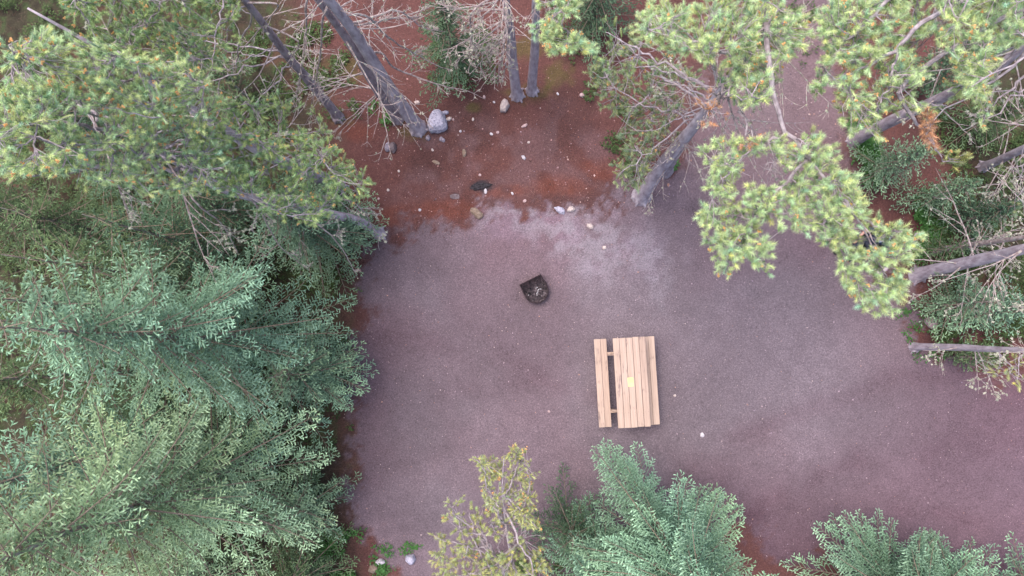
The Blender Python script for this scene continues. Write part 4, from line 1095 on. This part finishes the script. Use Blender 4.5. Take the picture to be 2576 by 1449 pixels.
# --- spruces
spruce('tall blue green spruce at the middle of the left side', (690, 850), 9.6, 2.9, 101, 'blue', gaps=0.13)
spruce('tall pale spruce in the lower left, its upper boughs nearest the camera', (640, 1150), 10.4, 2.9, 102, 'pale', gaps=0.13)
spruce('half grown spruce at the left edge of the gravel under the tall pine', (835, 600), 4.6, 1.85, 103, 'mid', pale=0.8, dens=1.05)
spruce('half grown spruce on the left edge between the two tall spruces', (830, 930), 4.2, 1.5, 104, 'mid', dens=1.05)
spruce('young dark spruce in the lower left over bare red litter', (800, 1250), 3.6, 1.35, 105, 'mid', dens=1.0)
spruce('shaded spruce deep in the left thicket below the pine crowns', (560, 640), 5.6, 1.9, 106, 'deep', dens=0.85)
spruce('broad spruce filling the left edge behind the tall blue green one', (400, 930), 7.2, 2.1, 107, 'green', dens=0.85)
spruce('spruce at the bottom left corner below the tall pale one', (520, 1420), 6.6, 2.0, 108, 'pale', dens=0.85, pale=0.8)
spruce('low spruce at the bottom edge left of the gravel', (780, 1420), 3.4, 1.4, 109, 'green', dens=0.95)
spruce('dense blue green spruce directly below the picnic table', (1640, 1330), 6.4, 3.0, 110, 'blue', dens=1.4, gaps=0.03)
spruce('low dark spruce between the golden pine and the dense blue green spruce', (1425, 1300), 2.3, 1.25, 111, 'deep', dens=1.0, avoid=[(1300,1000),(1330,1180),(1400,1165),(1520,1190),(1520,1000)])
spruce('spruce at the lower right edge of the gravel', (2170, 1440), 4.6, 2.5, 112, 'blue', dens=1.35, gaps=0.03)
spruce('spruce in the bottom right corner', (2520, 1480), 4.6, 1.4, 113, 'blue', dens=1.0)
spruce('slim dark spruce standing in the red litter under bare branches at the top', (1150, 170), 3.8, 1.15, 114, 'deep', dens=1.0, avoid=None, gaps=0.2)
spruce('dark spruce at the top edge right of the upright trunks', (1490, 70), 3.8, 1.35, 115, 'deep', avoid=[(1300,150),(1470,110),(1500,260),(1300,300)], dens=0.95)
spruce('fresh green sapling below the dark trunk at the upper right', (2190, 440), 2.5, 0.85, 116, 'mid', avoid=None, dens=1.1)
spruce('small green sapling on the litter at the far right of the pine limbs', (2320, 510), 2.0, 0.75, 117, 'mid', avoid=None, pale=0.8)
spruce('blue green sapling below the stout mauve trunk on the right', (2335, 775), 2.6, 0.9, 118, 'mid', avoid=[(2000,600),(2290,720),(2300,800),(2360,860),(2300,900),(2000,900)])
spruce('taller blue green sapling at the right edge between the two leaning trunks', (2430, 790), 3.0, 1.0, 119, 'blue', avoid=None)
spruce('low sapling at the right edge under the thin pale trunk', (2390, 900), 1.6, 0.7, 120, 'green', avoid=CLEAR)
spruce('grey green young spruce behind the pine limbs at the upper right', (2290, 230), 3.0, 1.0, 121, 'deep', avoid=None, pale=0.8)
spruce('shaded spruce behind the orange tipped crowns at the left edge', (420, 420), 5.0, 1.9, 122, 'deep', avoid=None, dens=0.75)
spruce('shaded spruce at the far upper left under the pines', (620, 240), 3.6, 1.3, 123, 'green', avoid=CLEAR, dens=0.8)

spruce('grey green spruce at the far left edge between pine crowns and spruces', (480, 720), 6.4, 1.9, 124, 'green', avoid=CLEAR, dens=0.8)
spruce('small green fir near the left edge low under the tall spruces', (250, 820), 3.6, 1.5, 125, 'green', avoid=CLEAR, dens=0.8, pale=0.8)
spruce('olive green fir at the left edge among the tall pale spruce boughs', (330, 1120), 4.4, 1.7, 126, 'green', avoid=CLEAR, dens=0.8)
spruce('olive fir in the gap below the orange tipped crowns at the left edge', (310, 600), 4.2, 1.8, 127, 'green', avoid=CLEAR, dens=0.9, pale=0.7)
spruce('dull green fir at the far left edge below the orange tipped crowns', (120, 560), 3.6, 1.6, 128, 'green', avoid=CLEAR, dens=0.9, pale=0.6)
spruce('small dark fir by the dead limbs hanging under the tall pine', (640, 560), 4.4, 1.5, 129, 'deep', avoid=CLEAR, dens=0.9)
spruce('dark green sapling beside the upper lichen covered twigs at the right edge', (2400, 560), 2.2, 0.9, 130, 'deep', avoid=None)
spruce('dull green sapling at the right edge above the stout mauve trunk', (2330, 640), 1.6, 0.6, 131, 'green', avoid=CLEAR)
spruce('dull green sapling near the upper right corner on bare brown ground', (2420, 330), 2.4, 0.9, 132, 'green', avoid=None, pale=0.6)
spruce('knee high fir at the foot of the tall pine left of the gravel', (915, 588), 1.9, 0.62, 133, 'mid', avoid=None, dens=1.2)
spruce('blue green spruce at the bottom edge left of the dense one below the table', (1500, 1420), 4.4, 1.7, 134, 'blue', dens=1.25, gaps=0.04, avoid=[(900,1000),(1280,1300),(1380,1500),(900,1500)])
spruce('blue green spruce at the bottom edge between the two lower right ones', (2330, 1470), 4.0, 1.9, 135, 'blue', dens=1.25, gaps=0.04)
spruce('mid green spruce behind the tall blue green one toward the left edge', (520, 800), 7.6, 2.2, 136, 'mid', avoid=CLEAR, dens=0.9)
spruce('blue green spruce between the two tall ones toward the left edge', (470, 1090), 7.8, 2.2, 137, 'blue', avoid=CLEAR, dens=0.9)
# --- low leafy ground cover
def ground_cover():
    rng = np.random.default_rng(77); fm = MB()
    regs = [([(580,60),(860,60),(900,280),(700,300),(600,220)], 900, 'g', 0.22), ([(940,270),(985,275),(985,305),(945,300)], 60, 'b', 0.2), ([(-100,400),(700,300),(860,500),(900,700),(880,1000),(840,1200),(700,1449),(-100,1449)], 5200, 'g', 0.4),
            ([(1090,100),(1250,80),(1240,240),(1150,250),(1080,200)], 420, 'g', 0.15), ([(2100,290),(2190,300),(2230,420),(2200,480),(2130,400)], 420, 'b', 0.3), ([(2290,500),(2360,480),(2370,640),(2300,660)], 320, 'b', 0.25),
            ([(2240,740),(2330,770),(2400,910),(2330,920),(2290,880)], 46, 'b', 0.12), ([(2330,480),(2650,500),(2650,930),(2480,920),(2330,840)], 1500, 'g', 0.3), ([(930,1380),(975,1390),(1000,1449),(930,1449)], 150, 'b', 0.15),
            ([(820,1330),(930,1340),(940,1470),(800,1470)], 520, 'b', 0.4), ([(2330,280),(2650,260),(2650,520),(2400,470)], 500, 'g', 0.2), ([(-100,-60),(500,-60),(560,300),(-100,420)], 1600, 'g', 0.4), ([(1360,90),(1500,60),(1540,300),(1480,260)], 160, 'g', 0.2), ([(1510,200),(1580,300),(1590,470),(1540,400)], 160, 'g', 0.15),
            ([(1790,60),(2050,0),(2060,130),(1900,200)], 110, 'g', 0.15), ([(1660,420),(1700,400),(1700,440),(1670,450)], 14, 'b', 0.15), ([(1020,1375),(1045,1370),(1010,1400)], 10, 'b', 0.1), ([(1240,1390),(1500,1400),(1600,1500),(1200,1500)], 300, 'g', 0.3)]
    cols = {'g': (np.array([0.045, 0.075, 0.025]), np.array([0.10, 0.15, 0.05])), 'b': (np.array([0.05, 0.13, 0.03]), np.array([0.10, 0.24, 0.07]))}
    for poly, n, kc, hmax in regs:
        poly = np.array(poly, float); lo, hi = poly.min(0), poly.max(0)
        Q = rng.uniform(lo, hi, (n * 4, 2)); Q = Q[inside(Q, poly)][:n]
        W = np.array([at(x, y, 0) for x, y in Q])
        if len(W) == 0: continue
        W[:, 2] = ground_z(W[:, 0], W[:, 1])
        W[:, :2] += rng.normal(0, 0.09, (len(W), 2)); clump = fbm(W[:, 0] * 2.6, W[:, 1] * 2.6, 12, 3); W = W[clump > rng.uniform(0.40, 0.54, len(W))]
        nl = 12; N = len(W)
        if N == 0: continue
        h = rng.uniform(0.3, 1, (N, 1)) * hmax
        az = rng.uniform(0, 6.28, (N, nl)); rr = rng.uniform(0.02, 0.11, (N, nl)); hz = h * rng.uniform(0.3, 1, (N, nl))
        c = W[:, None] + np.stack([np.cos(az) * rr, np.sin(az) * rr, hz], -1)
        dr = norm(np.stack([np.cos(az), np.sin(az), rng.uniform(-0.3, 0.5, (N, nl))], -1))
        sd = norm(np.cross(dr, np.array([0, 0, 1.0]) + rng.normal(0, 0.3, (N, nl, 3))))
        L = rng.uniform(0.018, 0.045, (N, nl, 1))
        q = np.stack([c - dr * L, c + sd * L * 0.45, c + dr * L, c - sd * L * 0.45], 2).reshape(-1, 3)
        M = N * nl; b4 = np.arange(M) * 4
        Fc = np.concatenate([np.stack([b4, b4 + 1, b4 + 2], -1), np.stack([b4, b4 + 2, b4 + 3], -1)])
        c1, c2 = cols[kc]; t = rng.uniform(0, 1, (N, nl, 1)) ** 1.5; cc = c1 * (1 - t) + c2 * t
        fm.add(q, Fc, 0, np.repeat(cc.reshape(-1, 3), 4, axis=0))
    tag(fm.build('ground_cover', M_LEAF), 'low green leafy plants covering the forest floor', 'ground cover', kind='stuff')
ground_cover()

# ------------------------------------------------------------------ person resting in a camp chair under the pine limbs
def skin_obj(name, verts, edges, radii, m, parent, root=0, sub=2):
    me = bpy.data.meshes.new(name); me.from_pydata(verts, edges, []); me.materials.append(m)
    o = bpy.data.objects.new(name, me); COL.objects.link(o); o.parent = parent
    sk = o.modifiers.new('skin', 'SKIN'); sk.use_smooth_shade = True
    if not me.skin_vertices: 
        bpy.context.view_layer.objects.active = o
    for i, sv in enumerate(me.skin_vertices[0].data):
        r_ = radii[i]; sv.radius = r_ if isinstance(r_, tuple) else (r_, r_); sv.use_root = (i == root)
    sb = o.modifiers.new('sub', 'SUBSURF'); sb.levels = sub; sb.render_levels = sub
    dg_ = bpy.context.evaluated_depsgraph_get(); ev = o.evaluated_get(dg_)
    m2 = bpy.data.meshes.new_from_object(ev); o.modifiers.clear(); o.data = m2
    for p_ in m2.polygons: p_.use_smooth = True
    return o

def person():
    hp = at(2182, 612, 0.45); ft = at(2098, 662, 0.05)
    d2 = (ft - hp)[:2]; rz = math.atan2(d2[1], d2[0]) + math.pi / 2
    gzz = gz(hp)
    chair = empty('camp_chair', (hp[0], hp[1], gzz), rz)
    tag(chair, 'folding camp chair with dark fabric under the pine limbs', 'camp chair')
    navy = noise_mat('chair_fabric', (0.02, 0.025, 0.045), (0.035, 0.04, 0.07), 30)
    frame_m = noise_mat('chair_frame', (0.25, 0.25, 0.28), (0.36, 0.36, 0.4), 10, metal=0.7, rough=0.4)
    def sheet(name, pts, th):
        bm = bmesh.new(); V = [[bm.verts.new(p_) for p_ in row] for row in pts]
        for j in range(len(V) - 1):
            for i in range(len(V[0]) - 1): bm.faces.new((V[j][i], V[j][i + 1], V[j + 1][i + 1], V[j + 1][i]))
        bmesh.ops.solidify(bm, geom=bm.faces[:], thickness=th)
        return obj_bm(name, bm, navy, chair, smooth=True)
    seat = [[(-0.25 + 0.5 * i / 6, -0.24 + 0.44 * j / 5, 0.42 - 0.045 * math.sin(math.pi * i / 6) - 0.03 * j / 5) for i in range(7)] for j in range(6)]
    sheet('seat', seat, 0.006)
    back = [[(-0.25 + 0.5 * i / 6, 0.21 + 0.12 * j / 5 + 0.035 * math.sin(math.pi * i / 6), 0.38 + 0.47 * j / 5) for i in range(7)] for j in range(6)]
    sheet('backrest', back, 0.006)
    for sx in (-1, 1):
        m = MB(); m.tube([(sx * 0.27, -0.25, 0.01), (sx * 0.26, 0.2, 0.43)], 0.01, 8); m.build('leg', frame_m, chair, True)
        m = MB(); m.tube([(sx * 0.27, 0.22, 0.01), (sx * 0.27, -0.24, 0.43), (sx * 0.275, -0.24, 0.60)], 0.01, 8); m.build('leg', frame_m, chair, True)
        m = MB(); m.tube([(sx * 0.26, 0.19, 0.36), (sx * 0.26, 0.34, 0.88)], 0.01, 8); m.build('back_post', frame_m, chair, True)
        m = MB(); m.box((sx * 0.285, -0.02, 0.62), (0.055, 0.46, 0.014)); m.build('armrest', navy, chair)
    for y in (-0.25, 0.22):
        m = MB(); m.tube([(-0.27, y, 0.03), (0.27, y, 0.03)], 0.008, 6); m.build('crossbar', frame_m, chair, True)
    pr = empty('person', (hp[0], hp[1], gzz), rz)
    tag(pr, 'person in blue grey cap and navy clothes seated under the pine limbs', 'person')
    skin = noise_mat('skin', (0.42, 0.22, 0.17), (0.50, 0.28, 0.22), 12, rough=0.6, bump=0.05)
    cloth = noise_mat('navy_cloth', (0.022, 0.03, 0.06), (0.045, 0.055, 0.10), 18, bump=0.4)
    cloth2 = noise_mat('dark_trousers', (0.02, 0.022, 0.032), (0.04, 0.042, 0.06), 18, bump=0.4)
    capm = noise_mat('cap_cloth', (0.22, 0.28, 0.40), (0.34, 0.40, 0.50), 16, bump=0.3)
    shoe_m = noise_mat('shoe', (0.012, 0.011, 0.013), (0.03, 0.028, 0.032), 20)
    V = [(0, 0.08, 0.50), (0, 0.12, 0.66), (0, 0.15, 0.84), (0, 0.14, 0.98), (0, 0.12, 1.05), (0, 0.10, 1.12), (0, 0.085, 1.20), (0, 0.09, 1.27)]
    E = [(i, i + 1) for i in range(7)]; R = [(0.13, 0.10), (0.12, 0.09), (0.145, 0.10), (0.09, 0.07), 0.055, 0.068, 0.082, 0.07]
    def chain(pts, rad, at_):
        k = at_
        for p_, r_ in zip(pts, rad):
            V.append(p_); R.append(r_); E.append((k, len(V) - 1)); k = len(V) - 1
        return k
    hands = {}
    for sx in (-1, 1):
        chain([(sx * 0.10, 0.04, 0.49), (sx * 0.15, -0.20, 0.53), (sx * (0.17 if sx > 0 else 0.13), -0.40, 0.53), (sx * 0.17, -0.43, 0.30), (sx * 0.17, -0.45, 0.10), (sx * 0.18, -0.52, 0.05), (sx * 0.19, -0.60, 0.035)],
              [0.10, 0.082, 0.06, 0.055, 0.038, 0.038, 0.03], 0)
        hands[sx] = chain([(sx * 0.18, 0.14, 0.92), (sx * 0.25, 0.10, 0.80), (sx * 0.29, 0.03, 0.67), (sx * 0.27, -0.10, 0.655), (sx * 0.24, -0.21, 0.65), (sx * 0.235, -0.25, 0.648)], [0.062, 0.048, 0.04, 0.034, 0.026, 0.028], 2)
        k0 = chain([(sx * 0.232, -0.285, 0.645)], [0.024], hands[sx])
        for q in range(4):
            ox = (q - 1.5) * 0.02; ln = [0.055, 0.065, 0.06, 0.045][q]
            chain([(sx * 0.232 + ox, -0.30, 0.645), (sx * 0.232 + ox * 1.2, -0.30 - ln * 0.55, 0.643), (sx * 0.232 + ox * 1.2, -0.30 - ln, 0.625)], [0.0095, 0.009, 0.008], k0)
        chain([(sx * 0.205, -0.265, 0.645), (sx * 0.185, -0.295, 0.635)], [0.010, 0.009], hands[sx])
    chain([(0, 0.02, 1.165), (0, -0.015, 1.16)], [0.016, 0.011], 6)
    for sx in (-1, 1): chain([(sx * 0.078, 0.10, 1.18), (sx * 0.092, 0.105, 1.185)], [0.014, 0.014], 6)
    skin_obj('body', V, E, R, skin, pr)
    sv = [(0, 0.08, 0.50), (0, 0.12, 0.66), (0, 0.15, 0.84), (0, 0.145, 0.98)]; se = [(0, 1), (1, 2), (2, 3)]; sr = [(0.15, 0.12), (0.14, 0.11), (0.165, 0.12), (0.09, 0.075)]
    for sx in (-1, 1):
        n0 = len(sv); sv += [(sx * 0.18, 0.14, 0.92), (sx * 0.25, 0.10, 0.80), (sx * 0.28, 0.05, 0.70)]; sr += [0.078, 0.064, 0.056]; se += [(2, n0), (n0, n0 + 1), (n0 + 1, n0 + 2)]
    skin_obj('shirt', sv, se, sr, cloth, pr)
    tv = [(0, 0.07, 0.50)]; te = []; trr = [(0.15, 0.115)]
    for sx in (-1, 1):
        n0 = len(tv); x2 = 0.17 if sx > 0 else 0.13
        tv += [(sx * 0.10, 0.04, 0.49), (sx * 0.15, -0.20, 0.53), (sx * x2, -0.40, 0.53), (sx * 0.17, -0.43, 0.30), (sx * 0.17, -0.45, 0.11)]; trr += [0.115, 0.098, 0.076, 0.07, 0.058]
        te += [(0, n0)] + [(n0 + i, n0 + i + 1) for i in range(4)]
    skin_obj('trousers', tv, te, trr, cloth2, pr)
    for sx in (-1, 1):
        skin_obj('shoe', [(sx * 0.17, -0.435, 0.055), (sx * 0.18, -0.52, 0.05), (sx * 0.192, -0.62, 0.038)], [(0, 1), (1, 2)], [(0.05, 0.05), (0.052, 0.045), (0.042, 0.032)], shoe_m, pr)
    bm = bmesh.new(); bmesh.ops.create_uvsphere(bm, u_segments=24, v_segments=14, radius=0.108)
    bmesh.ops.delete(bm, geom=[v for v in bm.verts if v.co.z < -0.005], context='VERTS')
    bmesh.ops.scale(bm, vec=(0.88, 1.05, 0.92), verts=bm.verts); bmesh.ops.solidify(bm, geom=bm.faces[:], thickness=0.004)
    cap = obj_bm('cap', bm, capm, pr, (0, 0.085, 1.225), smooth=True)
    bm = bmesh.new()
    rows = [[bm.verts.new((0.075 * math.sin(a_) * (1 - 0.12 * j), -0.095 - 0.03 * j - 0.02 * math.cos(a_) * j * 0.7 + 0.05 * (1 - math.cos(a_)), 0.01 - 0.006 * j - 0.012 * (1 - math.cos(a_)))) for a_ in np.linspace(-1.2, 1.2, 9)] for j in range(4)]
    for j in range(3):
        for i in range(8): bm.faces.new((rows[j][i], rows[j][i + 1], rows[j + 1][i + 1], rows[j + 1][i]))
    bmesh.ops.solidify(bm, geom=bm.faces[:], thickness=0.004)
    obj_bm('brim', bm, capm, cap, (0, 0.0, 0.0))
    bm = bmesh.new(); bmesh.ops.create_uvsphere(bm, u_segments=20, v_segments=12, radius=0.098)
    bmesh.ops.delete(bm, geom=[v for v in bm.verts if v.co.z > 0.03 or v.co.y < 0.0], context='VERTS')
    bmesh.ops.scale(bm, vec=(0.86, 1.0, 0.8), verts=bm.verts); bmesh.ops.solidify(bm, geom=bm.faces[:], thickness=0.006)
    obj_bm('hair', bm, noise_mat('hair', (0.03, 0.02, 0.015), (0.07, 0.045, 0.03), 30), pr, (0, 0.09, 1.215), smooth=True)
    # pale cloth bag on the ground beside the chair
    b_ = at(2208, 680, 0.0)
    bag = empty('cloth_bag', (b_[0], b_[1], gz(b_)), 0.5)
    tag(bag, 'pale pink cloth bag on the ground beside the camp chair', 'bag')
    bm = bmesh.new(); bmesh.ops.create_cube(bm, size=1); bmesh.ops.scale(bm, vec=(0.30, 0.17, 0.26), verts=bm.verts)
    bmesh.ops.subdivide_edges(bm, edges=bm.edges[:], cuts=5, use_grid_fill=True)
    from mathutils import noise
    for v in bm.verts:
        k_ = 1 - 0.35 * max(0, v.co.z / 0.13) * (abs(v.co.y) / 0.085); v.co.y *= k_
        v.co *= 1 - 0.12 * (abs(v.co.x) / 0.15) * (abs(v.co.z) / 0.13)
        v.co += v.co.normalized() * noise.noise(v.co * 9) * 0.02; v.co.z += 0.125
    obj_bm('sack', bm, noise_mat('pink_cloth', (0.50, 0.38, 0.44), (0.66, 0.54, 0.60), 8, bump=0.4), bag, smooth=True)
    for sy in (-1, 1):
        m = MB(); m.tube([(0.08 * math.cos(a_), sy * 0.05, 0.24 + 0.12 * math.sin(a_)) for a_ in np.linspace(0, math.pi, 12)], 0.008, 6)
        m.build('handle', noise_mat('strap', (0.4, 0.3, 0.35), (0.5, 0.4, 0.45), 10), bag, True)
person()
